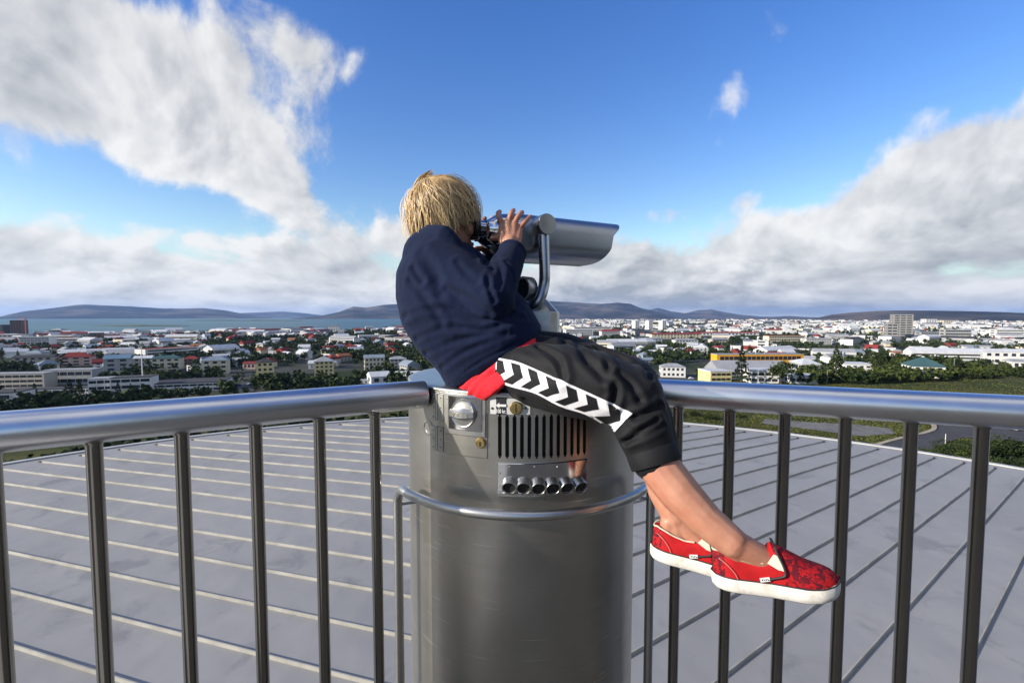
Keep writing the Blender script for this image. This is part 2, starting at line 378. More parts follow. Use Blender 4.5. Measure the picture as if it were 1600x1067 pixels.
# ------------------------------------------------------------------ road, path, kerb on the hillside
asphalt = mat('asphalt', (0.060, 0.060, 0.064), 0.9, spec=0.2, var=0.18, vscale=0.8, bump=0.3, bscale=20, bdist=0.01)
gravel = mat('gravel_path', (0.16, 0.155, 0.15), 0.95, spec=0.1, var=0.2, vscale=0.5)
kerb_m = mat('kerb_stone', (0.34, 0.29, 0.22), 0.9, spec=0.1, var=0.2, vscale=0.6)
POLY = []
def sheet(name, poly, m, dz):
    POLY.append(poly)
    s = MB(); P_ = [ground_at(*p) + Vector((0, 0, dz)) for p in poly]; c = sum(P_, Vector()) / len(P_)
    bm = bmesh.new(); bv = [bm.verts.new(p) for p in P_]; bm.faces.new(bv)
    bmesh.ops.triangulate(bm, faces=bm.faces[:]); bmesh.ops.subdivide_edges(bm, edges=bm.edges[:], cuts=5, use_grid_fill=True)
    for v in bm.verts: v.co.z = tz(v.co.x, v.co.y) + dz
    for f in bm.faces:
        if f.normal.z < 0: f.normal_flip()
    me = bpy.data.meshes.new(name); bm.to_mesh(me); bm.free(); me.materials.append(m)
    o = bpy.data.objects.new(name, me); col.objects.link(o); return tag(o, kind='structure')
sheet('road', [(1348, 704), (1395, 690), (1452, 676), (1461, 668), (1452, 656), (1500, 656), (1560, 664), (1640, 668), (1640, 694), (1560, 688), (1505, 684), (1470, 695), (1430, 715)], asphalt, 0.14)
sheet('path', [(1195, 655), (1262, 660), (1330, 663), (1392, 670), (1398, 678), (1345, 682), (1270, 672), (1190, 662)], gravel, 0.12)
def kerb(pts, w=0.9, h=0.35):
    s = MB(); P_ = bez([ground_at(*p) for p in pts], 6); L = []; 
    for i, p in enumerate(P_):
        t = (P_[min(i + 1, len(P_) - 1)] - P_[max(i - 1, 0)]); t.z = 0; t.normalize(); n = Vector((-t.y, t.x, 0)) * w / 2
        z0 = Vector((0, 0, tz(p.x, p.y) - p.z)); L.append([p + z0 - n + Vector((0, 0, -.1)), p + z0 - n + Vector((0, 0, h)), p + z0 + n + Vector((0, 0, h)), p + z0 + n + Vector((0, 0, -.1))])
    s.rings(L); return tag(s.build('kerb', kerb_m), kind='structure')
kerb([(1350, 703), (1395, 689), (1450, 676), (1460, 668), (1452, 657)])
sheet('street', [(395, 590), (470, 592), (560, 596), (640, 600), (640, 605), (560, 600), (470, 596), (395, 594)], gravel, 0.3)
sheet('car_park', [(330, 600), (400, 595), (470, 602), (470, 612), (340, 612)], asphalt, 0.25)
sheet('street', [(880, 585), (1000, 590), (1085, 592), (1085, 597), (1000, 596), (880, 592)], asphalt, 0.3)

# ------------------------------------------------------------------ round metal roof below the railing
H = 3.1; RC = Vector((-0.0908 * H, 0.155 * H, 0)); RR = 4.44 * H; XR = 0.06 * H
def zinc_fn(T, b, co):
    n = T.noise(co, 0.5, 5, 0.6); n2 = T.noise(co, 7.0, 6, 0.7); st = T.noise(co, 1.7, 4, 0.6, 0.6)
    c = T.mix(T.ss(n, 0.3, 0.7), (0.255, 0.252, 0.247), (0.292, 0.288, 0.283))
    c = T.mix(T.m('MULTIPLY', T.ss(st, 0.56, 0.72), 0.5), c, (0.14, 0.143, 0.15))
    c = T.mix(T.m('MULTIPLY', T.ss(n2, 0.55, 0.8), 0.14), c, (0.17, 0.17, 0.17))
    c = T.mix(T.m('MULTIPLY', T.ss(T.noise(co, 26.0, 3, 0.5), 0.70, 0.78), 0.5), c, (0.17, 0.16, 0.15))
    T.l.new(c, b.inputs['Base Color'])
    T.l.new(T.m('ADD', 0.50, T.m('MULTIPLY', n2, 0.2)), b.inputs['Roughness'])
    bn = T.new('ShaderNodeBump'); bn.inputs['Strength'].default_value = 0.5; bn.inputs['Distance'].default_value = 0.05
    T.l.new(T.m('ADD', T.noise(co, 1.6, 2, 0.4), T.m('MULTIPLY', n2, 0.04)), bn.inputs['Height']); T.l.new(bn.outputs[0], b.inputs['Normal'])
zinc = mat('roof_zinc', (0.38, 0.39, 0.41), 0.55, 0.0, spec=0.45, fn=zinc_fn)
seam_m = mat('roof_seam_metal', (0.33, 0.32, 0.285), 0.6, spec=0.4, var=0.2, vscale=3)
end_m = mat('seam_end_dark', (0.05, 0.05, 0.05), 0.7, var=0.2, vscale=5)
lip_m = mat('roof_edge_metal', (0.46, 0.46, 0.45), 0.45, spec=0.5, var=0.1, vscale=2)
roof = empty('round_roof', RC + Vector((0, 0, -27)), 'low round grey metal roof with raised seams below the railing', 'roof')
b = MB(); n = 160
circ = lambda r, z: [RC + Vector((math.cos(2 * math.pi * j / n) * r, math.sin(2 * math.pi * j / n) * r, z)) for j in range(n)]
b.rings([circ(RR - 0.05, -27.2), circ(RR - 0.05, -H - 0.25), circ(RR, -H - 0.2), circ(RR, -H - 0.012), circ(1.0, -H - 0.012)])
b.build('tank_wall', zinc, roof)
b = MB(); b.rings([circ(RR - 0.09, -H + 0.004), circ(RR - 0.09, -H + 0.03), circ(RR + 0.03, -H + 0.03), circ(RR + 0.03, -H - 0.18)], caps=False); b.build('roof_edge', lip_m, roof)
def seam_lines(side):
    L = []
    if side < 0:
        ic = -0.3
        while ic < 4.6: L.append((ic * H, -0.325 + 0.03 * ic)); ic += 0.1985
    else:
        ic = -1.3
        while ic < 4.6:
            sl = 0.76 - 0.0985 * ic; L.append((ic * H, sl)); ic += 0.208 / math.cos(math.atan(sl))
    return L
def line_pts(ic, sl, side, rad):
    a = 1 + sl * sl; q = ic - RC.y; bq = 2 * (sl * q - RC.x); c = RC.x ** 2 + q * q - rad * rad; disc = bq * bq - 4 * a * c
    if disc <= 0: return None
    xe = (-bq + side * math.sqrt(disc)) / (2 * a)
    if (xe - XR) * side < 0.3: return None
    return Vector((XR, ic + sl * XR, 0)), Vector((xe, ic + sl * xe, 0))
for side in (-1, 1):
    prev = None
    for ic, sl in seam_lines(side):
        e = line_pts(ic, sl, side, RR - 0.10); e2 = line_pts(ic, sl, side, RR - 0.42)
        if e and prev:
            m_ = MB(); k = 10
            top = [[prev[0].lerp(prev[1], i / k), e[0].lerp(e[1], i / k)] for i in range(k + 1)]
            m_.rings([[Vector((p.x, p.y, -H - 0.010)), Vector((q.x, q.y, -H - 0.010)), Vector((q.x, q.y, -H)), Vector((p.x, p.y, -H))] for p, q in top])
            m_.build('roof_panel', zinc, roof, smooth=0)
        if e2:
            m_ = MB(); t = (e2[1] - e2[0]).normalized(); nn = Vector((-t.y, t.x, 0)) * 0.006; k = 8; rs = []
            for i in range(k + 1):
                p = e2[0].lerp(e2[1], i / k); wob = nn * (0.5 * noise.noise(p * 0.9))
                rs.append([p + wob - nn * 1.6 + Vector((0, 0, -H - .002)), p + wob - nn + Vector((0, 0, -H + .034)), p + wob + nn + Vector((0, 0, -H + .034)), p + wob + nn * 1.6 + Vector((0, 0, -H - .002))])
            m_.rings(rs); m_.build('roof_seam', seam_m, roof, smooth=0)
            m_ = MB(); rz = Matrix.Rotation(math.atan2(t.y, t.x), 3, 'Z'); m_.box(e2[1] + t * 0.03 + Vector((0, 0, -H + .014)), (.075, .035, .03), rz); m_.build('seam_end', end_m, roof, smooth=0)
        prev = e
# ------------------------------------------------------------------ deck, and the glazed wall of the dome behind the viewer
DECK = -1.40
RAILZ, RAILR = -0.212, 0.038
def plan(px, Y): return Vector(((px - 800) / FPX * Y / (math.cos(PITCH)), Y, 0))
LA = Vector((-0.2375, 1.251, 0)); LB = Vector((-0.93, 0.84, 0)); LB = LA + (LB - LA) * 3.0
RA = Vector((0.36, 1.285, 0)); RB = Vector((1.125, 1.005, 0)); RA = RA + (RA - RB) * 0.03; RB = RA + (RB - RA) * 2.6
deck_m = mat('deck_paving', (0.085, 0.082, 0.077), 0.85, spec=0.3, var=0.2, vscale=3, bump=0.3, bscale=40)
b = MB(); pts = [LA + Vector((0.02, 0.06, 0)), RA + Vector((0, 0.04, 0)), RB, Vector((9, -7, 0)), Vector((-9, -7, 0)), LB]
b.rings([[p + Vector((0, 0, DECK - 0.25)) for p in pts], [p + Vector((0, 0, DECK)) for p in pts]])
tag(b.build('deck', deck_m), kind='structure')
pale_m = mat('reflection_strip_pale', (0.52, 0.50, 0.46), 0.85, spec=0.3, var=0.15, vscale=3)  # unseen strip added, pale like sunlit floor, to put streaks on bars and drum
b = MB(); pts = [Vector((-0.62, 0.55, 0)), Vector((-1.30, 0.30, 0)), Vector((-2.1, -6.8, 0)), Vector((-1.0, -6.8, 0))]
b.rings([[p + Vector((0, 0, DECK + z)) for p in pts] for z in (-0.05, 0.006)]); tag(b.build('added_reflection_strip', pale_m), kind='structure')
glass_dark = mat('dome_glass', (0.03, 0.035, 0.038), 0.18, spec=0.6, var=0.2, vscale=0.6)
b = MB(); arc = [Vector((6.4 - 5.4 * math.cos(R(a)), -7.6 + 5.4 * math.sin(R(a)), 0)) for a in range(35, 150, 8)]
b.rings([[p + Vector((0, 0, DECK)) for p in arc] + [p * 1.02 + Vector((0, -.15, DECK)) for p in arc[::-1]], [p + Vector((0, 0, 3.2)) for p in arc] + [p * 1.02 + Vector((0, -.15, 3.2)) for p in arc[::-1]]])
tag(b.build('dome_wall', glass_dark), kind='structure')

# ------------------------------------------------------------------ railings
def rail_point(A, B, px):
    d = pdir(px, 660); k = d.x / d.y; D_ = B - A
    t = (k * A.y - A.x) / (D_.x - k * D_.y); return A + D_ * t
def railing(name, A, B, pxs, label, extra):
    root = empty(name, (A.x, A.y, DECK), label, 'railing')
    m = MB(); up = Vector((0, 0, RAILZ)); d = (B - A).normalized()
    m.lathe([(RAILR * .86, 0.0), (RAILR * .97, 0.003), (RAILR, 0.010), (RAILR, 1.0), (RAILR, (B - A).length)], A + up, d, 48, caps=True)
    m.build('handrail', steel_rail, root, smooth=40)
    dn = MB(); dn.tube([A + d * 0.1 + Vector((0, 0, DECK + .12)), B + Vector((0, 0, DECK + .12))], 0.02, 16); dn.build('bottom_rail', steel_bar, root)
    pts = [rail_point(A, B, p) for p in pxs]
    step = (pts[extra[1]] - pts[extra[0]]) / (extra[1] - extra[0])
    q = pts[extra[1]]
    far = [q + step * (i + 1) for i in range(extra[2])]
    me = None
    for p in pts + far:
        if me is None:
            mb = MB(); hb_ = RAILZ - RAILR - DECK; mb.lathe([(0.0138, 0), (0.0138, hb_ - .004), (0.0150, hb_ - .002), (0.0168, hb_ + .001), (0.0168, hb_ + .012)], (0, 0, 0), (0, 0, 1), 28, caps=True); me = mb.mesh('baluster', steel_bar); me.shade_smooth(); me.set_sharp_from_angle(angle=R(40))
        o = link('baluster', me, None, Vector((p.x, p.y, DECK))); setparent(o, root)
    return root
railing('railing', LA, LB, [586, 499, 399, 283, 145], 'brushed steel railing with bars running off behind the boy to the western edge', (3, 4, 5))
railing('railing', RA, RB, [1059, 1140, 1226, 1321, 1424, 1535], 'brushed steel railing with bars behind the dangling red shoes', (4, 5, 5))
# ------------------------------------------------------------------ the drum that carries the telescope
DC = Vector((0.030, 1.5, 0)); DR = 0.361; DT = -0.1925
def on_drum(px, py, rad=DR):
    d = pdir(px, py); a = d.x ** 2 + d.y ** 2; bq = -2 * (d.x * DC.x + d.y * DC.y); c = DC.x ** 2 + DC.y ** 2 - rad * rad
    dis = bq * bq - 4 * a * c
    t = (-bq - math.sqrt(max(dis, 0))) / (2 * a); p = d * t
    return math.atan2(p.x - DC.x, -(p.y - DC.y)), p.z           # angle measured from the side facing the viewer
def dp(a, z, r=DR): return Vector((DC.x + r * math.sin(a), DC.y - r * math.cos(a), z))
def dn(a): return Vector((math.sin(a), -math.cos(a), 0))
drum = empty('telescope_stand', (DC.x, DC.y, DECK), 'round brushed steel stand with coin slot and vents under the seated boy', 'stand')
# vent slots, cut through the shell
sl0 = on_drum(778, 680)[0]; sl1 = on_drum(916, 680)[0]; NS = 13
zt, zb = on_drum(845, 648)[1], on_drum(845, 716)[1]
xs0 = (778 - 813) / 177.0; 
pitch_ = (sl1 - sl0) / (NS - 0.45)
br = []; holes = []
for i in range(NS):
    a0 = sl0 + i * pitch_; a1 = a0 + pitch_ * 0.52; w = a1 - a0
    br += [a0, a0 + w * .25, a1 - w * .25, a1]; holes.append((a0, a1))
full = sorted(set(br + [x for x in np.linspace(-math.pi, math.pi, 129)[:-1] if not (sl0 - .01 < x < sl0 + NS * pitch_)]))
ends = 0.005
zs = [DT - 0.004, zt, zt - ends, zb + ends, zb] + [zb - (zb - DECK) * t for t in (0.25, 0.5, 0.75, 1.0)]
b = MB(); na = len(full); grid = [[dp(a, z) for a in full] for z in zs]
vs = [p for r_ in grid for p in r_]; fs = []
for i in range(len(zs) - 1):
    for j in range(na):
        k = (j + 1) % na; am = (full[j] + (full[k] if k else full[k] + 2 * math.pi)) / 2; skip = False
        if i in (1, 2, 3):
            for a0, a1 in holes:
                w = a1 - a0
                if (i == 2 and a0 < am < a1) or (i != 2 and a0 + w * .25 < am < a1 - w * .25): skip = True
        if not skip: fs.append((i * na + j, i * na + k, (i + 1) * na + k, (i + 1) * na + j))
b.add(vs, fs)
b.build('shell', steel_drum, drum, smooth=35)
# slot side walls + dark back
b = MB()
for a0, a1 in holes:
    for a in (a0, a1): b.add([dp(a, zt), dp(a, zb), dp(a, zb, DR - .012), dp(a, zt, DR - .012)], [(0, 1, 2, 3)])
b.build('slot_edge', steel_dull, drum, smooth=0)
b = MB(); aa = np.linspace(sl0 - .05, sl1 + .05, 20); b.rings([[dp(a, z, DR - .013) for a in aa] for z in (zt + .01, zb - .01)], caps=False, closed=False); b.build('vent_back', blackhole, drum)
# top plate with rounded rim
b = MB(); b.lathe([(DR, DT - 0.0045), (DR + 0.0015, DT - 0.002), (DR, DT + 0.002), (DR - 0.004, DT + 0.004), (DR - 0.02, DT + 0.004), (0.0005, DT + 0.006)], (DC.x, DC.y, 0), (0, 0, 1), 128)
b.build('top_plate', steel_plain, drum, smooth=50)
def plate(name, a0, a1, z0, z1, t, m, parent, n=10, r0=0.0, bev=0.0015):
    """curved plate lying on the drum"""
    q = MB(); aa = np.linspace(a0, a1, n); ia = bev / DR
    q.rings([[dp(a, z0, DR + r0 - .001) for a in aa], [dp(a, z0, DR + r0 + t - bev) for a in aa], [dp(min(max(a, a0 + ia), a1 - ia), z0 - bev if z0 > z1 else z0 + bev, DR + r0 + t) for a in aa],
             [dp(min(max(a, a0 + ia), a1 - ia), z1 + bev if z0 > z1 else z1 - bev, DR + r0 + t) for a in aa], [dp(a, z1, DR + r0 + t - bev) for a in aa], [dp(a, z1, DR + r0 - .001) for a in aa]], caps=False, closed=False)
    for s_ in (0, -1):
        a = aa[s_]; a_in = a0 + ia if s_ == 0 else a1 - ia
        q.add([dp(a, z0, DR + r0 - .001), dp(a, z0, DR + r0 + t - bev), dp(a_in, (z0 - bev if z0 > z1 else z0 + bev), DR + r0 + t), dp(a_in, (z1 + bev if z0 > z1 else z1 - bev), DR + r0 + t), dp(a, z1, DR + r0 + t - bev), dp(a, z1, DR + r0 - .001)], [(0, 1, 2, 3, 4, 5)])
    return q.build(name, m, parent, smooth=35)
def pxplate(name, x0, y0, x1, y1, t, m, parent, r0=0.0, n=10):
    a0, z0 = on_drum(x0, (y0 + y1) / 2)[0], on_drum((x0 + x1) / 2, y0)[1]
    a1, z1 = on_drum(x1, (y0 + y1) / 2)[0], on_drum((x0 + x1) / 2, y1)[1]
    return plate(name, a0, a1, z0, z1, t, m, parent, n, r0)
def screw(px, py, parent, r=0.003, r0=0.001, m=None):
    a, z = on_drum(px, py); q = MB(); q.lathe([(r, 0), (r, .0012), (r * .7, .0022), (r * .1, .0024)], dp(a, z, DR + r0), dn(a), 12); return q.build('screw', m or steel_dull, parent)
door = pxplate('service_door', 686, 616, 762, 712, 0.0022, steel_drum, drum)
for y0, y1 in ((614, 656), (665, 703)):
    pxplate('hinge', 675.5, y0, 682.5, y1, 0.0038, steel_dull, drum); pxplate('hinge', 685.5, y0 + 1.5, 694.5, y1 + 1, 0.0042, steel_dull, drum)
    a, z = on_drum(684, y0); a2, z2 = on_drum(684, y1); q = MB(); q.tube([dp(a, z, DR + .003), dp(a, z2, DR + .003)], .0035, 10); q.build('hinge_pin', steel_plain, drum)
    for k in range(3):
        yy = y0 + 6 + (y1 - y0 - 12) * k / 2; screw(679, yy, drum, .0022, .004); screw(690, yy + 1, drum, .0022, .0042)
kf = pxplate('knob_plate', 697, 617, 760, 680, 0.005, steel_plain, drum, .0015)
pxplate('knob_recess', 703, 619, 755, 672, 0.0022, steel_polish, kf, .0058)
for x, y in ((700.5, 677), (757, 676.5), (757, 622), (700.5, 622)): screw(x, y, kf, .0018, .0066)
a, z = on_drum(727, 645); kn = dn(a); ko = dp(a, z, DR + .008); ku = Vector((0, 0, 1)); kt = ku.cross(kn).normalized()
kr = 0.0365
q = MB(); q.lathe([(kr, 0), (kr, .004), (kr * .93, .0075), (kr * .86, .006), (kr * .80, .006), (kr * .3, .010), (.0005, .011)], ko, kn, 48); knob = q.build('coin_knob', steel_plain, drum)
q = MB(); M3 = Matrix((kt, ku, kn)).transposed(); prof = []
for s_ in np.linspace(-1, 1, 15):
    hw = 0.0155 - 0.006 * abs(s_) ** 1.5; hh = 0.020 - .006 * s_ * s_; L_ = kr * 0.97
    prof.append([ko + kt * (s_ * L_) + ku * u + kn * v for u, v in ((-hw, .004), (-hw * .9, hh * .8), (-hw * .55, hh), (hw * .55, hh), (hw * .9, hh * .8), (hw, .004))])
q.rings(prof); q.build('grip', steel_plain, knob, smooth=25)
q = MB()
for i, (sx, kind) in enumerate(((-.020, 'F'), (-.0075, 'R'), (.005, 'E'), (.0175, 'E'))):
    o_ = ko + kt * sx + kn * .0202
    bars = {'F': ((0, 0, .0014, .009), (.002, .0038, .004, .0014), (.0015, .0004, .003, .0014)), 'R': ((0, 0, .0014, .009), (.002, .0038, .004, .0014), (.002, .0004, .004, .0014), (.004, .002, .0014, .004), (.003, -.0025, .0014, .005)), 'E': ((0, 0, .0014, .009), (.002, .0038, .004, .0014), (.0015, 0, .003, .0014), (.002, -.0038, .004, .0014))}[kind]
    for x, y, w, h in bars: q.box(o_ + kt * x + ku * y, (w, h, .0012), M3)
lt = q.build('grip_lettering', steel_dull, knob, smooth=0); lt['kind'] = 'stuff'
a, z = on_drum(752, 691); q = MB(); q.lathe([(.0135, 0), (.0135, .005), (.011, .0075), (.0005, .0078)], dp(a, z, DR + .001), dn(a), 28); lock = q.build('door_lock', brass, drum)
q = MB(); q.box(dp(a, z - .002, DR + .0085), (.004, .012, .002), Matrix((Vector((0, 0, 1)).cross(dn(a)).normalized(), Vector((0, 0, 1)), dn(a))).transposed()); q.build('keyhole', blackhole, lock, smooth=0)
a, z = on_drum(669, 668); q = MB(); q.lathe([(.021, 0), (.021, .0025), (.018, .003), (.016, .0005), (.0005, .0002)], dp(a, z, DR - .0008), dn(a), 28); q.build('blanking_disc', steel_drum, drum)
# coin sign
sg = pxplate('coin_sign', 766, 623, 829, 648, .0025, mat('sign_white', (0.62, 0.62, 0.6), .45, .0, var=.06, vscale=60), drum)
pxplate('sign_field', 775, 621, 792, 647.3, .0010, black_ink, sg, .0022)
a, z = on_drum(783.5, 633.0); M3 = Matrix((Vector((0, 0, 1)).cross(dn(a)).normalized(), Vector((0, 0, 1)), dn(a))).transposed()
o_ = dp(a, z, DR + .0038)
q = MB(); tri = [Vector((-.0135, 0, 0)), Vector((-.0045, .0068, 0)), Vector((-.0045, -.0068, 0))]; bar = [Vector((-.0045, .0028, 0)), Vector((.0125, .0028, 0)), Vector((.0125, -.0028, 0)), Vector((-.0045, -.0028, 0))]
for poly in (tri, bar): q.rings([[o_ + M3 @ (p + Vector((0, 0, h))) for p in poly] for h in (-.001, .0005)])
q.build('arrow', white_ink, sg, smooth=0)
tcv = bpy.data.curves.new('price', 'FONT'); tcv.body = '100 kr.'; tcv.size = .0145; tcv.align_x = 'CENTER'; tcv.align_y = 'CENTER'; tcv.extrude = .0004; tcv.offset = .0003
to = bpy.data.objects.new('price', tcv); col.objects.link(to); a2, z2 = on_drum(783.5, 642.2)
tm = bpy.data.meshes.new_from_object(to.evaluated_get(bpy.context.evaluated_depsgraph_get())); bpy.data.objects.remove(to)
xs_ = [v.co.x for v in tm.vertices]; kx = .0245 / (max(xs_) - min(xs_)); tm.transform(Matrix.Translation((-(max(xs_) + min(xs_)) / 2, 0, 0)))
tm.transform(Matrix.Translation(dp(a2, z2, DR + .0038)) @ M3.to_4x4() @ Matrix.Diagonal((kx, .95, 1, 1))); tm.materials.clear(); tm.materials.append(white_ink)
po = link('price_lettering', tm); setparent(po, sg)
for x in (769.5, 821): screw(x, 637.5, sg, .003, .0025, black_ink)
a, z = on_drum(806.5, 637); q = MB(); q.lathe([(.0165, 0), (.0165, .003), (.0145, .006), (.012, .0065), (.0005, .006)], dp(a, z, DR + .002), dn(a), 32); cs = q.build('coin_slot', brass, sg)
q = MB(); q.box(dp(a, z, DR + .0085), (.0028, .021, .0016), Matrix((Vector((0, 0, 1)).cross(dn(a)).normalized(), Vector((0, 0, 1)), dn(a))).transposed()); q.build('slit', blackhole, cs, smooth=0)
# return tray plate with six pipe mouths
tp = pxplate('pipe_plate', 778, 723, 916, 774, .004, steel_polish, drum, .001, 24)
pxplate('plate_lip', 778, 767, 916, 774, .007, steel_dull, tp, .004, 24)
for x in (797, 835, 870, 900): screw(x, 728, tp, .0022, .005)
for x in (801, 835, 868, 851): screw(x, 772 if x != 851 else 779, tp, .0022, .009 if x != 851 else .001)
for y in (738, 758): screw(781.5, y, tp, .0022, .005)
for x in (797, 818, 840, 861, 882, 902):
    a, z = on_drum(x, 757 - abs(x - 850) * .03); ax = (dn(a) + Vector((0, 0, -.35))).normalized()
    q = MB(); o_ = dp(a, z + .006, DR - .01); q.lathe([(.0195, 0), (.0195, .031), (.0188, .0325), (.0165, .0325), (.0158, .031), (.0158, .004)], o_, ax, 32); pm = q.build('pipe_mouth', steel_plain, tp)
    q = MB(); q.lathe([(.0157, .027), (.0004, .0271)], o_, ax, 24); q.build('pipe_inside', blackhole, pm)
# foot rail round the front
fr = empty('foot_rail', (DC.x, DC.y - DR, DECK), 'bent steel tube hoop wrapped round the front of the telescope stand', 'rail')
RF = DR + 0.055; FR = 0.0128
zl = on_drum(840, 805, RF)[1]
al, ar = on_drum(655, 800, RF)[0], on_drum(1012, 790, RF)[0]
al = -1.02; ar = 1.13
arc = [dp(a, zl, RF) for a in np.linspace(al + .12, ar - .10, 44)]
endL = dp(al, zl, RF); endR = dp(ar, zl, RF)
def corner(p, q_, r_, n=8):
    t = (p - q_).normalized(); out = []
    for i in range(n + 1):
        a = math.pi / 2 * i / n; out.append(q_ + t * (r_ * (1 - math.sin(a))) + Vector((0, 0, -1)) * (r_ * (1 - math.cos(a))))
    return out
cr = 0.045
L = corner(arc[0], endL, (arc[0] - endL).length); Rr = corner(arc[-1], endR, (arc[-1] - endR).length)
path = [endL + Vector((0, 0, DECK - zl))] + [endL + Vector((0, 0, -.3))] + L[::-1] + arc[1:-1] + Rr + [endR + Vector((0, 0, -.3))] + [endR + Vector((0, 0, DECK - zl))]
q = MB(); q.tube(path, FR, 20); q.build('hoop', steel_plain, fr, smooth=60)
for e_, a in ((endL, al), (endR, ar)):
    q = MB(); zz = zl - .055; q.tube([dp(a, zz, RF), dp(a * .97, zz, DR - .005)], .0042, 12); q.build('stub', steel_dull, fr)
q = MB(); q.lathe([(DR + .03, DECK - .25), (DR + .03, DECK), (DR + .025, DECK + .01), (0.01, DECK + .01)], (DC.x, DC.y, 0), (0, 0, 1), 96); q.build('base_pad', steel_dull, drum)

# ------------------------------------------------------------------ the coin telescope
TA = Vector((0.90, 0.436, 0)).normalized(); TN = Vector((TA.y, -TA.x, 0)); UP = Vector((0, 0, 1))
T0 = Vector((0.033, 1.5, 0.246))
def tp_(s, n, u): return T0 + TA * s + TN * n + UP * u
scope = empty('coin_telescope', (DC.x, DC.y, DT), 'large steel binocular telescope on a yoke that the boy looks through', 'telescope')
# pedestal: square block with a sloping hood
b = MB(); pc = Vector((DC.x + .012, DC.y, 0)); zc1 = at(868, 489, 1.5).z; ztop = at(855, 469, 1.5).z
rp = Matrix.Rotation(R(-8), 3, 'Z'); sq = [Vector((x, y, 0)) for x, y in ((-1, -.82), (-.82, -1), (.82, -1), (1, -.82), (1, .82), (.82, 1), (-.82, 1), (-1, .82))]
rings_ = [[pc + rp @ (v * w) + Vector((0, 0, z)) for v in sq] for w, z in ((.108, DT + .005), (.108, zc1), (.107, zc1 + .003), (.072, ztop), (.066, ztop + .002))]
b.rings(rings_); b.build('pedestal', steel_dull, scope, smooth=20)
# yoke
tn = 0.128; tz0 = at(857, 349, 1.385).z - T0.z
yb = at(832, 480, 1.40); yt = tp_(0.022, tn - .03, tz0)
yk = [yt, Vector((at(851, 420, 1.41).x, 1.41, at(850, 420, 1.42).z)), at(850, 444, 1.41), at(845, 463, 1.40), at(837, 475, 1.40), at(828, 480, 1.415), at(820, 482, 1.45)]
b = MB(); b.tube(bez(yk, 6), .0168, 24); b.build('yoke_arm', steel_scope, scope, smooth=60)
yk2 = [T0 + (p - T0) - TN * (2 * (p - T0).dot(TN)) for p in yk[:-1]]
b = MB(); b.tube(bez(yk2, 6), .0168, 24); b.build('yoke_arm', steel_scope, scope, smooth=60)
for sgn in (1, -1):
    b = MB(); o_ = tp_(0.020, 0, tz0)
    b.lathe([(.028, .05), (.028, .078), (.0310, .079), (.0310, tn - .002), (.0300, tn), (.0005, tn + .0005)], o_, TN * sgn, 48); b.build('trunnion', steel_plain, scope, smooth=35)
# housing
def sect(w, h, n=48, e=3.2):
    out = []
    for j in range(n):
        t = 2 * math.pi * j / n; c, s_ = math.cos(t), math.sin(t)
        out.append((w * math.copysign(abs(c) ** (2 / e), c), h * math.copysign(abs(s_) ** (2 / e), s_)))
    return out
def hood_s(u, h):
    t = (u + h) / (2 * h); return 0.235 + 0.108 * (t ** 0.6 if t > 0 else 0) - 0.018 * math.exp(-((t - .62) / .16) ** 2)
hw, hh = .084, .073
b = MB(); rs = []
for s_, w, h, dz in ((-.105, .045, .030, .012), (-.10, .058, .042, .010), (-.088, .070, .055, .006), (-.07, .079, .063, .003), (-.045, hw, hh, 0), (0, hw, hh, 0), (.08, hw, hh, 0), (.16, hw, hh, 0), (.22, hw, hh, 0)):
    rs.append([tp_(s_, x, y + dz) for x, y in sect(w, h)])
rs.append([tp_(hood_s(y, hh), x, y) for x, y in sect(hw, hh)])
rs.append([tp_(hood_s(y, hh) + .001, x, y) for x, y in sect(hw - .002, hh - .002)])
rs.append([tp_(hood_s(y, hh) - .003, x, y) for x, y in sect(hw - .004, hh - .004)])
rs.append([tp_(.19, x, y) for x, y in sect(hw - .004, hh - .004)])
b.rings(rs); b.build('housing', steel_scope, scope, smooth=35)
b = MB()
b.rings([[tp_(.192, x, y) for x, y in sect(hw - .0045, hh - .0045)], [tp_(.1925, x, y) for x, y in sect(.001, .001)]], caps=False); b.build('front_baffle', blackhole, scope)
for n_ in (.036, -.036):
    b = MB(); b.lathe([(.034, 0), (.034, .012), (.031, .012), (.030, .006), (.015, .0085), (.0004, .0095)], tp_(.19, n_, 0), TA, 32); b.build('objective', lens_m, scope)
for n_ in (.036, -.036):
    b = MB(); o_ = tp_(-.02, n_, .016)
    b.lathe([(.050, -.02), (.051, -.05), (.049, -.075), (.043, -.094), (.034, -.108), (.0285, -.116), (.0265, -.120), (.0275, -.122), (.0275, -.127), (.0245, -.129), (.0245, -.140), (.0255, -.141), (.0255, -.147), (.0235, -.148)], o_, TA, 40); ep = b.build('eyepiece_barrel', steel_polish, scope, smooth=35)
    b = MB(); b.lathe([(.0235, -.147), (.0255, -.150), (.0265, -.158), (.0240, -.163), (.017, -.160), (.012, -.152), (.0004, -.152)], o_, TA, 32); b.build('eyecup', rubber, ep)
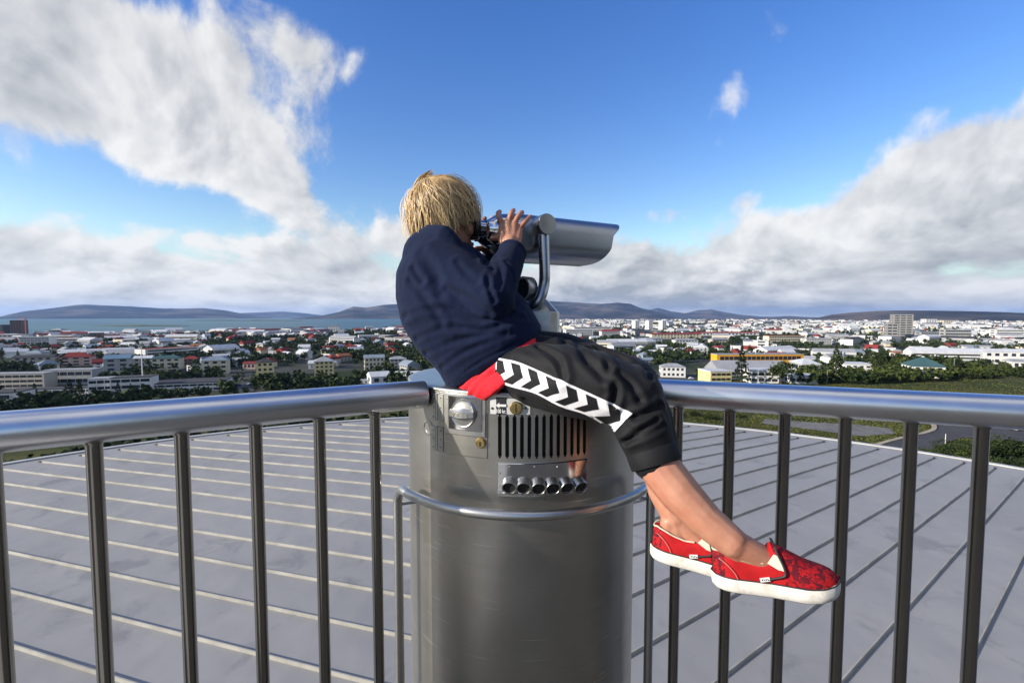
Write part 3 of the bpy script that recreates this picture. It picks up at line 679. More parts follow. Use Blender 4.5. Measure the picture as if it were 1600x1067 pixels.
# compass-like dial on the pedestal
dd = Vector((-.80, -.60, 0.04)).normalized(); dc = at(826, 453, 1.44) ; b = MB()
du, dv, _ = frame(dd)
b.lathe([(.040, 0), (.040, .030), (.039, .032), (.0335, .032), (.033, .026)], dc - dd * .004, dd, 48); dial = b.build('dial_ring', steel_plain, scope, smooth=35)
b = MB(); b.lathe([(.033, .027), (.0004, .027)], dc - dd * .004, dd, 40); b.build('dial_face', mat('dial_dark', (.03, .045, .05), .25, var=.2, vscale=50), dial)
b = MB()
for k in range(40):
    t = 2 * math.pi * k / 40; rr_ = du * math.cos(t) + dv * math.sin(t); tt = -du * math.sin(t) + dv * math.cos(t)
    M3 = Matrix((rr_, tt, dd)).transposed(); b.box(dc + rr_ * .0365 + dd * .0285, (.0045 if k % 5 else .006, .0022, .001), M3)
tk = b.build('dial_marks', white_ink, dial, smooth=0); tk['kind'] = 'stuff'
b = MB(); b.tube([dc - UP * .03 + dd * .012, Vector((dc.x, dc.y, zc1)) + dd * .012], .02, 20); b.build('dial_stem', steel_dull, scope)
# ------------------------------------------------------------------ the boy
def remesh(mb, vox, it=4):
    me = mb.mesh('tmp', []); o = bpy.data.objects.new('tmp', me); col.objects.link(o)
    md = o.modifiers.new('r', 'REMESH'); md.mode = 'VOXEL'; md.voxel_size = vox; md.adaptivity = 0
    bpy.context.view_layer.update()
    out = bpy.data.meshes.new_from_object(o.evaluated_get(bpy.context.evaluated_depsgraph_get()))
    bpy.data.objects.remove(o); bpy.data.meshes.remove(me)
    smooth_mesh(out, it); return out
def getv(me):
    a = np.empty(len(me.vertices) * 3); me.vertices.foreach_get('co', a); return a.reshape(-1, 3)
def setv(me, a): me.vertices.foreach_set('co', a.ravel()); me.update()
def edges(me):
    e = np.empty(len(me.edges) * 2, int); me.edges.foreach_get('vertices', e); return e.reshape(-1, 2)
def smooth_mesh(me, it, w=None, lam=0.6):
    v = getv(me); e = edges(me); n = len(v); deg = np.bincount(e.ravel(), minlength=n)[:, None]
    for _ in range(it):
        s_ = np.zeros_like(v)
        for k in range(3): s_[:, k] = np.bincount(e[:, 0], v[e[:, 1], k], n) + np.bincount(e[:, 1], v[e[:, 0], k], n)
        d = s_ / np.maximum(deg, 1) - v
        v = v + lam * d * (1 if w is None else w[:, None])
    setv(me, v)
def normals(me):
    a = np.empty(len(me.vertices) * 3); me.vertices.foreach_get('normal', a); return a.reshape(-1, 3)
def segdist(v, poly):
    """distance of every vertex to a polyline"""
    best = np.full(len(v), 1e9)
    for a, b in zip(poly[:-1], poly[1:]):
        a = np.array(a); b = np.array(b); ab = b - a; t = np.clip(((v - a) @ ab) / max(ab @ ab, 1e-12), 0, 1)
        best = np.minimum(best, np.linalg.norm(v - (a + t[:, None] * ab), axis=1))
    return best
def bvh_of(me):
    return BVHTree.FromPolygons([v.co.copy() for v in me.vertices], [tuple(p.vertices) for p in me.polygons])
def hit(bv, px, py):
    d = pdir(px, py).normalized(); h = bv.ray_cast(Vector((0, 0, 0)), d); return h
def cloth_folds(me, creases, namp, nscale, seed, micro=0.0):
    v = getv(me); nn = normals(me); bv = bvh_of(me); disp = np.zeros(len(v))
    for pts, w, dep in creases:
        P_ = []
        for (px, py) in pts:
            h = hit(bv, px, py)
            if h[0] is not None: P_.append(tuple(h[0]))
        if len(P_) < 2: continue
        P_ = [tuple(p) for p in bez(P_, 4)]; d = segdist(v, P_)
        disp += -dep * np.exp(-(d / w) ** 2) + 0.55 * dep * np.exp(-((d - 2.1 * w) / (1.1 * w)) ** 2)
    for i in range(len(v)):
        p = Vector(v[i]); q = Vector((p.x * nscale[0] + seed, p.y * nscale[1], p.z * nscale[2]))
        a = noise.noise(q + Vector((noise.noise(q * .5), noise.noise(q * .6 + Vector((3, 3, 3))), 0)) * 1.2)
        disp[i] += namp * ((0.5 - abs(a)) * 1.5 - 0.35) + (micro * noise.noise(p * 70) if micro else 0)
    setv(me, v + nn * disp[:, None])
person = empty('person', at(750, 600, 1.24), 'blond child in navy jacket and black three-quarter trousers sitting on the steel stand', 'person')
def place(me, name, m, parent=person):
    me.name = name; me.materials.clear()
    for x in (m if isinstance(m, list) else [m]): me.materials.append(x)
    me.shade_smooth(); o = bpy.data.objects.new(name, me); col.objects.link(o); setparent(o, parent); return o
# --- materials
def skin_fn(T, b, co):
    n = T.noise(co, 35, 4, .6); n2 = T.noise(co, 9, 3, .5)
    c = T.mix(T.ss(n, .3, .7), (0.40, 0.185, 0.118), (0.47, 0.235, 0.155)); c = T.mix(T.m('MULTIPLY', T.ss(n2, .45, .7), .45), c, (0.42, 0.155, 0.10))
    T.l.new(c, b.inputs['Base Color']); b.inputs['Subsurface Weight'].default_value = 0.18; b.inputs['Subsurface Radius'].default_value = (.012, .005, .003); b.inputs['Subsurface Scale'].default_value = 0.5
    bn = T.new('ShaderNodeBump'); bn.inputs['Strength'].default_value = .12; bn.inputs['Distance'].default_value = .001; T.l.new(T.noise(co, 420, 3, .6), bn.inputs['Height']); T.l.new(bn.outputs[0], b.inputs['Normal'])
skin = mat('skin', (.55, .28, .18), .48, spec=.4, fn=skin_fn)
def cloth_fn(c0, c1, sc_, bs=.25):
    def fn(T, b, co):
        n = T.noise(co, 6, 5, .6); T.l.new(T.mix(T.ss(n, .3, .7), c0, c1), b.inputs['Base Color'])
        wv = T.m('ADD', T.m('SINE', T.m('MULTIPLY', T.vm('DOT_PRODUCT', co, (sc_, 0, sc_ * .6)), 1.0)), T.m('SINE', T.m('MULTIPLY', T.vm('DOT_PRODUCT', co, (0, sc_, sc_)), 1.0)))
        bn = T.new('ShaderNodeBump'); bn.inputs['Strength'].default_value = bs; bn.inputs['Distance'].default_value = .0008
        T.l.new(T.m('ADD', T.m('MULTIPLY', wv, .2), T.m('ADD', T.m('MULTIPLY', T.noise(co, 55, 4, .65), 3.0), T.m('MULTIPLY', T.noise(co, 22, 3, .55, 1.2), 4.0))), bn.inputs['Height']); T.l.new(bn.outputs[0], b.inputs['Normal'])
    return fn
jacket_m = mat('navy_cotton', (.02, .03, .075), .9, spec=.12, sheen=.03, fn=cloth_fn((.0060, .0105, .031), (.0095, .0160, .045), 2200, .4))
trouser_m = mat('black_polyester', (.022, .023, .027), .70, spec=.22, sheen=.03, fn=cloth_fn((.0055, .0058, .0075), (.0090, .0094, .0122), 2600, .35))
shirt_m = mat('red_jersey', (.62, .012, .022), .75, spec=.2, sheen=.2, fn=cloth_fn((.60, .008, .018), (.68, .014, .03), 1500))
stripe_m = mat('white_mesh_tape', (.70, .70, .73), .7, spec=.2, var=.1, vscale=300)
# --- key joints
HC = Vector((-.2065, 1.382, .309))                                  # skull centre
HF = TA.copy(); HS = TN.copy()                                      # facing, near side
HM = Matrix((HF, HS, UP)).transposed()
hl = lambda f, s_, u: HC + HM @ Vector((f, s_, u))
SH_n = at(688, 408, 1.285); EL_n = at(770, 468, 1.20); WR_n = at(797, 392, 1.345)
SH_f = Vector((-.235, 1.515, .165)); EL_f = Vector((-.07, 1.66, .04)); WR_f = tp_(-.055, -.118, -.035)
HIP_n = at(768, 567, 1.245); KN_n = at(988, 622, 1.035); HM_n = at(1026, 724, .985); AN_n = at(1143, 846, .885)
HIP_f = at(800, 556, 1.375); KN_f = at(985, 602, 1.17); HM_f = at(1030, 712, 1.09); AN_f = at(1056, 810, 1.025)
PEL = at(762, 566, 1.31); CH = Vector((-.235, 1.395, .09)); NK = Vector((-.236, 1.39, .185))
# --- body: head, neck, trunk, arms, hands, legs and feet in one skin
b = MB()
b.ball(HC, (.092, .073, .090), HM, 24); b.ball(hl(.028, 0, -.075), (.060, .054, .058), HM, 20); b.ball(hl(.055, 0, -.112), (.026, .026, .020), HM, 14)
b.ball(hl(.060, 0, .012), (.036, .056, .050), HM, 16)                                          # brow
b.caps_chain([hl(.088, 0, -.028), hl(.098, 0, -.052), hl(.104, 0, -.064)], [.009, .011, .012], 12)     # nose
for s_ in (1, -1):
    b.ball(hl(.066, .038 * s_, -.052), (.020, .020, .024), HM, 14)                              # cheek
    b.ball(hl(-.008, .074 * s_, -.038), (.016, .008, .028), HM, 14); b.ball(hl(.078, .031 * s_, -.030), (.010, .013, .011), HM, 12)   # ear, eyelid
b.caps_chain([hl(.087, -.018, -.092), hl(.093, 0, -.090), hl(.087, .018, -.092)], [.006, .0075, .006], 10); b.caps_chain([hl(.083, -.014, -.101), hl(.088, 0, -.101), hl(.083, .014, -.101)], [.006, .0075, .006], 10)
b.caps_chain([hl(-.02, 0, -.06), NK], [.045, .048]); b.caps_chain([NK, CH, PEL], [.06, .095, .085]); b.caps_chain([SH_n, CH], [.045, .08]); b.caps_chain([SH_f, CH], [.045, .08])
b.caps_chain([SH_n, EL_n, WR_n], [.040, .033, .025]); b.caps_chain([SH_f, EL_f, WR_f], [.040, .033, .025])
def finger(pts, r0, r1):
    P_ = bez(pts, 3); n_ = len(P_); b.caps_chain(P_, [r0 + (r1 - r0) * i / (n_ - 1) for i in range(n_)], 12)
# near hand, laid over the eyepiece barrel and housing
Yh = 1.362
b.caps_chain([WR_n, at(797, 378, 1.352)], [.024, .023], 14)
kn_px = ((784.5, 349, Yh + .002), (794.5, 346, Yh - .002), (804, 349, Yh - .002), (812, 356, Yh + .002))
for (x, y, z) in kn_px: b.caps_chain([at(796 + (x - 797) * .75, 379, 1.354), at(x, y, z)], [.0150, .0112], 12)
b.caps_chain([at(786, 366, Yh), at(808, 366, Yh)], [.015, .015], 12)
finger([at(784.5, 349, Yh), at(780, 340, Yh - .004), at(778, 334, Yh + .012), at(781, 331, Yh + .030)], .0090, .0072)
finger([at(794.5, 346, Yh), at(798, 336, Yh - .004), at(801, 330, Yh + .016), at(802.5, 329, Yh + .034)], .0092, .0074)
finger([at(804, 349, Yh), at(809, 339, Yh - .003), at(814, 333, Yh + .016), at(816, 332, Yh + .032)], .0090, .0072)
finger([at(812, 356, Yh), at(820, 347, Yh - .002), at(826.5, 340, Yh + .014), at(829, 338, Yh + .028)], .0080, .0064)
finger([at(789, 374, Yh + .004), at(780, 371.5, Yh + .004), at(772.5, 372.5, Yh + .016), at(768, 373, Yh + .026)], .0118, .0080)
# far hand on the other barrel
hb = tp_(-.06, -.112, -.01); b.caps_chain([WR_f, hb], [.024, .022])
for k, (ds, ln) in enumerate(((-.030, .95), (-.010, 1.05), (.010, 1.0), (.029, .82))):
    k0 = tp_(-.06 + ds, -.112, .022); b.caps_chain([tp_(-.06 + ds * .7, -.113, -.025), k0], [.015, .0112], 12)
    finger([k0, tp_(-.06 + ds * 1.25, -.104, .022 + .026 * ln), tp_(-.06 + ds * 1.35, -.088, .022 + .045 * ln), tp_(-.06 + ds * 1.4, -.066, .022 + .052 * ln)], .009, .0072)
finger([tp_(-.085, -.110, -.02), tp_(-.108, -.104, -.022), tp_(-.124, -.092, -.024)], .0115, .008)
# legs
b.caps_chain([PEL, at(800, 572, 1.26)], [.07, .055]); b.caps_chain([PEL, HIP_f], [.08, .065])
b.caps_chain([at(815, 580, 1.235), KN_n], [.055, .046]); b.caps_chain([HIP_f, KN_f], [.066, .048])
b.caps_chain([KN_n, at(1024, 722, .985), at(1062, 770, .945), at(1102, 812, .912), AN_n], [.047, .0455, .043, .036, .031]); b.ball(at(1140, 860, .872), (.011, .011, .012))
b.caps_chain([KN_f, at(1024, 700, 1.10), at(1040, 768, 1.055), AN_f], [.048, .046, .040, .030])
# shoe frames: heel, direction
HE_n = at(1112, 892, .905); TO_n = at(1314, 914, .838)
HE_f = at(1017, 850, 1.035); 
def shoe_frame(heel, toe_dir):
    f_ = toe_dir.normalized(); s_ = f_.cross(UP).normalized(); u_ = s_.cross(f_).normalized(); return f_, s_, u_
FN = shoe_frame(HE_n, (TO_n - HE_n)); zb_n = -0.02
FFar = shoe_frame(HE_f, Vector((.93, -.34, -.085)))
def shoe_pt(h, fr_, a, s_, u): return h + fr_[0] * a + fr_[1] * s_ + fr_[2] * u
for h, fr_, an in ((HE_n, FN, AN_n), (HE_f, FFar, AN_f)):
    b.caps_chain([an, shoe_pt(h, fr_, .052, 0, .040)], [.030, .0225]); b.caps_chain([shoe_pt(h, fr_, .032, 0, .018), shoe_pt(h, fr_, .034, 0, .060)], [.018, .020])
    b.caps_chain([an, shoe_pt(h, fr_, .10, 0, .034), shoe_pt(h, fr_, .15, 0, .014), shoe_pt(h, fr_, .19, 0, .006)], [.028, .024, .022, .010])
body_me = remesh(b, .0026, 3)
body = place(body_me, 'body', skin)
# nails and knuckle marks are too small to show; finger nails as a part
for x, y, z in ((780.2, 332.2, Yh + .024), (802.2, 329.0, Yh + .026), (815.6, 332.2, Yh + .025), (828.6, 338.2, Yh + .022), (768.6, 372.2, Yh + .015)):
    p = at(x, y, z); q = MB(); d = (-p).normalized(); q.ball(p + d * .0062 + UP * .002, (.0042, .0016, .0048), None, 12); q.build('fingernail', mat('nail', (.62, .34, .27), .3, var=.05), person, smooth=60)
# --- jacket
def ring(L_, R_, Yc, hd, n=28, twist=0.0, e=2.3):
    a = at(L_[0], L_[1], Yc + twist); c = at(R_[0], R_[1], Yc - twist); m_ = (a + c) / 2; u = (c - a) / 2; w = u.normalized().cross(Vector((0, 1, 0))).normalized(); v = w.cross(u.normalized()).normalized() * hd
    out = []
    for j in range(n):
        t = 2 * math.pi * j / n; co_, si_ = math.cos(t), math.sin(t)
        out.append(m_ + u * math.copysign(abs(co_) ** (2 / e), co_) + v * math.copysign(abs(si_) ** (2 / e), si_))
    return out
b = MB()
b.rings([ring((712, 602), (838, 524), 1.29, .112), ring((703, 609), (846, 522), 1.29, .126), ring((697, 598), (846, 510), 1.295, .134), ring((686, 578), (836, 492), 1.305, .146), ring((656, 548), (822, 468), 1.325, .156), ring((632, 510), (800, 448), 1.345, .158), ring((622, 468), (780, 425), 1.365, .157),
         ring((623, 430), (765, 408), 1.378, .158), ring((634, 402), (752, 396), 1.385, .148), ring((650, 384), (744, 390), 1.388, .110), ring((660, 374), (738, 384), 1.39, .085)])
b.caps_chain([at(672, 402, 1.33), SH_n, at(735, 442, 1.235), EL_n], [.080, .070, .064, .058], 20); b.caps_chain([EL_n, at(786, 430, 1.265), at(799, 398, 1.335)], [.056, .049, .041], 20)
b.caps_chain([at(690, 400, 1.46), SH_f, EL_f], [.078, .068, .056], 18); b.caps_chain([EL_f, WR_f - UP * .02], [.054, .040], 18)
b.caps_chain([at(652, 380, 1.37), at(672, 368, 1.30), at(695, 368, 1.27), at(712, 382, 1.265)], [.022, .030, .029, .020], 14)
jk = remesh(b, .0042, 5)
creases = [([(735, 388), (748, 400), (758, 415)], 0.0061, 0.0071), ([(757, 412), (762, 440), (772, 470)], 0.0053, 0.0057), ([(700, 452), (735, 468), (765, 490)], 0.0090, 0.0050), ([(640, 440), (668, 470), (690, 505)], 0.0090, 0.0050),
           ([(632, 495), (690, 482), (750, 500), (800, 490)], 0.0076, 0.0057), ([(650, 530), (700, 512), (760, 515), (815, 496)], 0.0068, 0.0050), ([(665, 552), (720, 530), (790, 520)], 0.0068, 0.0043), ([(690, 575), (730, 548), (800, 522)], 0.0061, 0.0036),
           ([(622, 415), (645, 420), (660, 440)], 0.0076, 0.0057), ([(775, 400), (783, 425), (778, 450)], 0.0068, 0.0043), ([(790, 410), (800, 425), (803, 440)], 0.0053, 0.0036), ([(660, 395), (680, 425), (690, 460)], 0.0121, 0.0043), ([(715, 410), (730, 430), (745, 440)], 0.0076, 0.0036),
           ([(703, 600), (740, 572), (800, 540), (842, 519)], 0.0034, 0.0029)]
cloth_folds(jk, creases, .0019, (10, 8, 11), 3.0, .0006)
smooth_mesh(jk, 1); jacket = place(jk, 'jacket', jacket_m)
q = MB(); cdir = (at(801, 391, 1.348) - EL_n).normalized()
q.lathe([(.039, -.012), (.0415, -.008), (.042, 0), (.040, .006), (.034, .007), (.030, .002)], at(800.5, 394, 1.343), cdir, 32, caps=False); q.build('cuff', jacket_m, jacket, smooth=60)
# --- red shirt hem
b = MB()
b.rings([ring((712, 592), (838, 506), 1.295, .118), ring((710, 612), (846, 524), 1.283, .132), ring((726, 622), (850, 529), 1.270, .143), ring((740, 630), (853, 533), 1.260, .144), ring((746, 631), (854, 535), 1.260, .136), ring((750, 626), (850, 536), 1.268, .112)])
st = remesh(b, .004, 4); cloth_folds(st, [([(728, 610), (760, 575), (800, 540)], .006, .004), ([(738, 618), (772, 582)], .005, .003)], .002, (20, 14, 20), 8.0)
shirt = place(st, 'shirt', shirt_m)
# --- trousers
b = MB()
b.rings([ring((752, 600), (842, 528), 1.295, .100), ring((758, 618), (862, 534), 1.268, .119), ring((782, 632), (884, 536), 1.245, .124), ring((805, 632), (905, 542), 1.23, .105)])
b.caps_chain([at(808, 582, 1.185), at(838, 586, 1.145), at(895, 596, 1.085), at(950, 608, 1.05), KN_n], [.064, .081, .082, .076, .071], 24)
b.caps_chain([KN_n, at(1003, 664, 1.015), at(1018, 704, .995), at(1024, 719, .987)], [.069, .064, .055, .051], 24)
b.caps_chain([HIP_f, at(880, 566, 1.30), KN_f], [.085, .083, .072], 20); b.caps_chain([KN_f, at(1012, 660, 1.13), at(1026, 704, 1.09)], [.070, .062, .053], 20)
b.caps_chain([at(828, 580, 1.27), HIP_f], [.070, .076], 18); b.caps_chain([at(835, 560, 1.25), at(905, 572, 1.20)], [.07, .055], 16)
tr = remesh(b, .0042, 5)
creases = [([(840, 540), (870, 560), (880, 590)], 0.0075, 0.0076), ([(880, 533), (915, 560), (945, 590)], 0.0090, 0.0085), ([(920, 545), (950, 575), (962, 610), (958, 630)], 0.0067, 0.0085), ([(930, 545), (975, 562), (1015, 590)], 0.0075, 0.0076), ([(965, 585), (985, 600), (1000, 625)], 0.0067, 0.0066),
           ([(992, 652), (1010, 647), (1030, 634)], 0.0067, 0.0076), ([(978, 690), (998, 676), (1026, 656)], 0.0060, 0.0085), ([(975, 690), (1005, 682), (1035, 664)], 0.0053, 0.0057), ([(800, 560), (840, 575), (870, 590)], 0.0090, 0.0038), ([(820, 625), (870, 640), (930, 655)], 0.0090, 0.0057)]
cloth_folds(tr, creases, .0026, (11, 9, 13), 21.0)
smooth_mesh(tr, 1)
v = getv(tr); hp = np.array(at(1025, 722, .986)); hd_ = np.array((at(1025, 722, .986) - KN_n).normalized())
trousers = place(tr, 'trousers', trouser_m)
q = MB(); q.lathe([(.0520, -.036), (.0560, -.031), (.0562, -.004), (.0555, .002), (.052, .003), (.044, -.006)], at(1025.5, 724, .985), Vector(hd_), 36, caps=False); q.build('hem', trouser_m, trousers, smooth=60)
# side stripe with chevrons, laid on the cloth
tb = bvh_of(tr)
def on_tr(px, py, off):
    h = hit(tb, px, py)
    if h[0] is None: return None
    n_ = h[1] if h[1].dot(h[0]) < 0 else -h[1]
    return h[0] + n_ * off
top_c = bez([Vector((781, 560, 0)), Vector((812, 567, 0)), Vector((850, 583, 0)), Vector((895, 602, 0)), Vector((940, 622, 0)), Vector((988, 645, 0))], 10)
bot_c = bez([Vector((761, 591, 0)), Vector((800, 604, 0)), Vector((838, 615, 0)), Vector((875, 634, 0)), Vector((918, 648, 0)), Vector((962, 674, 0))], 10)
def strip_pt(u, w, off):
    k = u * (len(top_c) - 1); i = min(int(k), len(top_c) - 2); f = k - i
    a = top_c[i].lerp(top_c[i + 1], f); c = bot_c[i].lerp(bot_c[i + 1], f); p = a.lerp(c, w)
    return on_tr(p.x, p.y, off)
def patch(name, uv, m, parent, off, nu, nv):
    """uv(i/nu, j/nv) -> (u, w) grid on the cloth"""
    g = [[strip_pt(*uv(i / nu, j / nv), off) for j in range(nv + 1)] for i in range(nu + 1)]
    q = MB(); idx = {}; vs_ = []
    for i in range(nu + 1):
        for j in range(nv + 1):
            if g[i][j] is not None: idx[(i, j)] = len(vs_); vs_.append(g[i][j])
    fs_ = [(idx[(i, j)], idx[(i + 1, j)], idx[(i + 1, j + 1)], idx[(i, j + 1)]) for i in range(nu) for j in range(nv) if all(k in idx for k in ((i, j), (i + 1, j), (i + 1, j + 1), (i, j + 1)))]
    q.add(vs_, fs_); return q.build(name, m, parent, smooth=180)
patch('stripe', lambda u, w: (u, w), stripe_m, trousers, .0022, 90, 16)
NCH = 7
for i in range(NCH):
    c = (i + .42) / (NCH + .1)
    def uvf(a, w, c=c):
        wv = .10 + .80 * w; tip = 1 - abs(wv - .5) / .4
        return (min(max(c - .030 + .058 * tip + (a - .5) * .072 - .012 * (wv - .5), 0), 1), wv)
    patch('chevron', uvf, trouser_m, trousers, .0034, 6, 12)
q = MB()
for p in (on_tr,): pass
sb = bvh_of(st)
pts = [hit(sb, x, y)[0] for x, y in ((803, 519.5), (815, 526), (811, 530), (799, 523.5))]
if all(p is not None for p in pts):
    for k in range(3):
        a, c = pts[0].lerp(pts[3], k / 3 + .05), pts[1].lerp(pts[2], k / 3 + .05); a2, c2 = pts[0].lerp(pts[3], k / 3 + .26), pts[1].lerp(pts[2], k / 3 + .26); o_ = Vector((0, -.0015, .001))
        q.add([a + o_, c + o_, c2 + o_, a2 + o_], [(0, 1, 2, 3)])
    q.build('label_tape', mat('yellow_tape', (.62, .42, .08), .7, var=.1, vscale=200), shirt, smooth=0)
pts = [hit(sb, x, y)[0] for x, y in ((733, 585), (740, 577), (742, 579), (735, 587))]
if all(p is not None for p in pts):
    q = MB()
    for k in range(4):
        a, c = pts[0].lerp(pts[1], k / 4 + .03), pts[0].lerp(pts[1], k / 4 + .2); d2 = pts[3] - pts[0]; o_ = Vector((0, -.0015, 0)); q.add([a + o_, c + o_, c + d2 + o_, a + d2 * .8 + o_], [(0, 1, 2, 3)])
    wm = q.build('wash_mark', black_ink, shirt, smooth=0); wm['kind'] = 'stuff'
# --- shoes
def print_fn(T, b, co):
    w = T.noise(co, 42, 2.0, .5, 2.2); e_ = T.m('ABSOLUTE', T.m('SUBTRACT', w, .5)); ln = T.ss(e_, .045, .022)
    bl = T.ss(T.noise(co, 52, 2, .5, 1.5), .51, .55); k = T.m('MAXIMUM', T.m('MULTIPLY', ln, .85), T.m('MULTIPLY', bl, .85)); k = T.m('MULTIPLY', k, T.ss(T.noise(co, 24, 1, .5), .25, .40))
    wear = T.noise(co, 160, 3, .6)
    T.l.new(T.mix(T.m('MULTIPLY', k, T.ss(wear, .15, .6, .7, 1.0)), T.mix(T.ss(wear, .3, .7), (.36, .008, .011), (.42, .010, .015)), (.035, .006, .014)), b.inputs['Base Color'])
    bn = T.new('ShaderNodeBump'); bn.inputs['Strength'].default_value = .3; bn.inputs['Distance'].default_value = .0006; T.l.new(T.noise(co, 700, 2, .5), bn.inputs['Height']); T.l.new(bn.outputs[0], b.inputs['Normal'])
red_print = mat('red_printed_canvas', (.55, .012, .016), .75, spec=.2, fn=print_fn)
red_plain = mat('red_canvas', (.40, .010, .013), .75, spec=.2, var=.12, vscale=40, bump=.3, bscale=700, bdist=.0006)
def sole_fn(T, b, co):
    n = T.noise(co, 45, 5, .7); n2 = T.noise(co, 12, 3, .6)
    c = T.mix(T.ss(n, .45, .75), (.74, .72, .66), (.52, .47, .38)); T.l.new(T.mix(T.m('MULTIPLY', T.ss(n2, .5, .75), .4), c, (.50, .44, .34)), b.inputs['Base Color'])
sole_m = mat('white_rubber_sole', (.72, .70, .64), .6, spec=.35, fn=sole_fn)
cream = mat('cream_elastic', (.62, .56, .44), .8, var=.1, vscale=300); piping = mat('black_piping', (.018, .017, .022), .6, var=.2, vscale=200); thread = mat('thread', (.55, .30, .26), .8)
SL = 0.222
def half_w(a):
    """sole half width (outer, inner) along the foot, a in 0..1"""
    k = np.interp(a, [0, .03, .08, .16, .3, .45, .6, .72, .84, .93, .98, 1.0], [0, .016, .0245, .0295, .0300, .0305, .0350, .0385, .0365, .0265, .0140, 0]); return float(k)
def shoe(heel, fr_, label):
    P_ = lambda a, s_, u: shoe_pt(heel, fr_, a * SL, s_, u)
    spring = lambda a: .010 * max(0, (a - .68) / .32) ** 2
    N = 72; outl = []
    for j in range(N):
        t = 2 * math.pi * j / N; a = .5 - .5 * math.cos(t); sg_ = 1 if math.sin(t) >= 0 else -1
        outl.append((a, sg_ * half_w(a)))
    up = MB(); n_t = 18; rs = []
    AA = [.012, .03, .06, .10, .15, .20, .25, .30, .35, .40, .44, .48, .52, .56, .60, .65, .70, .75, .80, .85, .90, .94, .97, .99]
    for a in AA:
        w = half_w(a) * .965; r_ = []
        htop = float(np.interp(a, [0, .04, .12, .22, .32, .40, .44, .48, .55, .65, .75, .85, .93, .99], [.050, .056, .052, .045, .041, .043, .060, .072, .067, .055, .043, .034, .026, .012]))
        for j in range(n_t + 1):
            t = math.pi * j / n_t; c = math.cos(t); s_ = math.sin(t)
            if a < .43: e = 5.0; x = w * math.copysign(abs(c) ** (2 / e), c) * (1 - .10 * s_); y = htop * s_ ** (2 / e)
            else: e = 2.5; x = w * math.copysign(abs(c) ** (2 / e), c); y = htop * s_ ** (2 / e)
            r_.append(P_(a, x, y + spring(a) - .003))
        rs.append(r_)
    vs_ = [p for r_ in rs for p in r_]; n_ = n_t + 1; fs_ = []; ms = []
    for i in range(len(rs) - 1):
        for j in range(n_t):
            fs_.append((i * n_ + j, (i + 1) * n_ + j, (i + 1) * n_ + j + 1, i * n_ + j + 1)); a = AA[i]
            side_t = abs(j + .5 - n_t / 2) / (n_t / 2)
            ms.append(1 if (a > .55 - .10 * (1 - side_t) or a < .10) else 0)
    fs_.append(tuple(range(n_))); ms.append(1); fs_.append(tuple((len(rs) - 1) * n_ + j for j in range(n_))); ms.append(1)
    up.add(vs_, fs_); up.m = ms
    o = up.build('shoe', [red_plain, red_print], person, smooth=50); o['label'] = label
    q = MB(); rings_ = []
    for k, u in ((.90, -.0245), (.985, -.0215), (1.02, -.012), (1.035, -.002), (1.03, .004), (.95, .0045)):
        rings_.append([P_(.5 + (a - .5) * (1 + (k - 1) * .35) , s_ * k + math.copysign(.0012, s_) * (k > 1), u + spring(a)) for a, s_ in outl])
    q.rings(rings_); q.build('sole', sole_m, o, smooth=50)
    q = MB(); loop = [P_(.5 + (a - .5) * 1.008, s_ * 1.022 + math.copysign(.0006, s_), .0052 + spring(a)) for a, s_ in outl]; q.tube(loop + [loop[0]], .0013, 8); q.build('foxing_line', piping, o)
    # collar rim (cream) and padded top of the quarters
    rim = []
    for sg_ in (1, -1):
        seq = np.linspace(.40, .015, 14) if sg_ == 1 else np.linspace(.015, .40, 14)
        for a in seq:
            w = half_w(a) * .965 * .86; htop = float(np.interp(a, [0, .04, .12, .22, .32, .40], [.050, .056, .052, .045, .041, .043])); rim.append(P_(a, sg_ * w, htop - .003))
    q = MB(); q.tube(bez(rim, 2), .0019, 8); q.build('collar_rim', cream, o)
    # black piping round the tongue and the elastic gores
    for sg_ in (1, -1):
        g = [P_(.50, sg_ * .016, .0700), P_(.515, sg_ * .024, .0585), P_(.545, sg_ * .0315, .0430), P_(.56, sg_ * .0355, .028), P_(.535, sg_ * .0352, .0215), P_(.46, sg_ * .0333, .0150), P_(.40, sg_ * .0320, .0080)]
        q = MB(); q.tube(bez(g, 5), .0021, 8); q.build('piping', piping, o)
        q = MB(); q.add([P_(.43, sg_ * .0285, .0420), P_(.482, sg_ * .0250, .0590), P_(.51, sg_ * .0258, .0570), P_(.545, sg_ * .0330, .0410), P_(.550, sg_ * .0352, .0330), P_(.51, sg_ * .0342, .0340)], [(0, 1, 2, 3, 4, 5)]); gg = q.build('elastic_gore', cream, o, smooth=0)
        q = MB(); q.tube(bez([P_(.20, sg_ * .0312, .004), P_(.17, sg_ * .0310, .018), P_(.11, sg_ * .0285, .032), P_(.05, sg_ * .0222, .040)], 5), .0006, 6); q.build('stitching', thread, o)
    q = MB(); tongue = [P_(.497, .016 * c, .0708 + .003 * (1 - c * c)) for c in np.linspace(1, -1, 9)]; q.tube(bez(tongue, 2), .0021, 8); q.build('piping', piping, o)
    q = MB(); c0 = P_(.405, .0338, .0125); q.box(c0, (.017, .0016, .0075), Matrix((fr_[0], fr_[1], fr_[2])).transposed() @ Matrix.Rotation(R(-14), 3, 'Y')); tg = q.build('side_tag', white_ink, o, smooth=0)
    q = MB()
    for k in range(4): q.box(c0 + fr_[0] * (-.0048 + .0032 * k) + fr_[1] * .001 + fr_[2] * (-.0008 + .0006 * k), (.0011, .0010, .0036), Matrix((fr_[0], fr_[1], fr_[2])).transposed() @ Matrix.Rotation(R(18 * (-1) ** k - 10), 3, 'Y'))
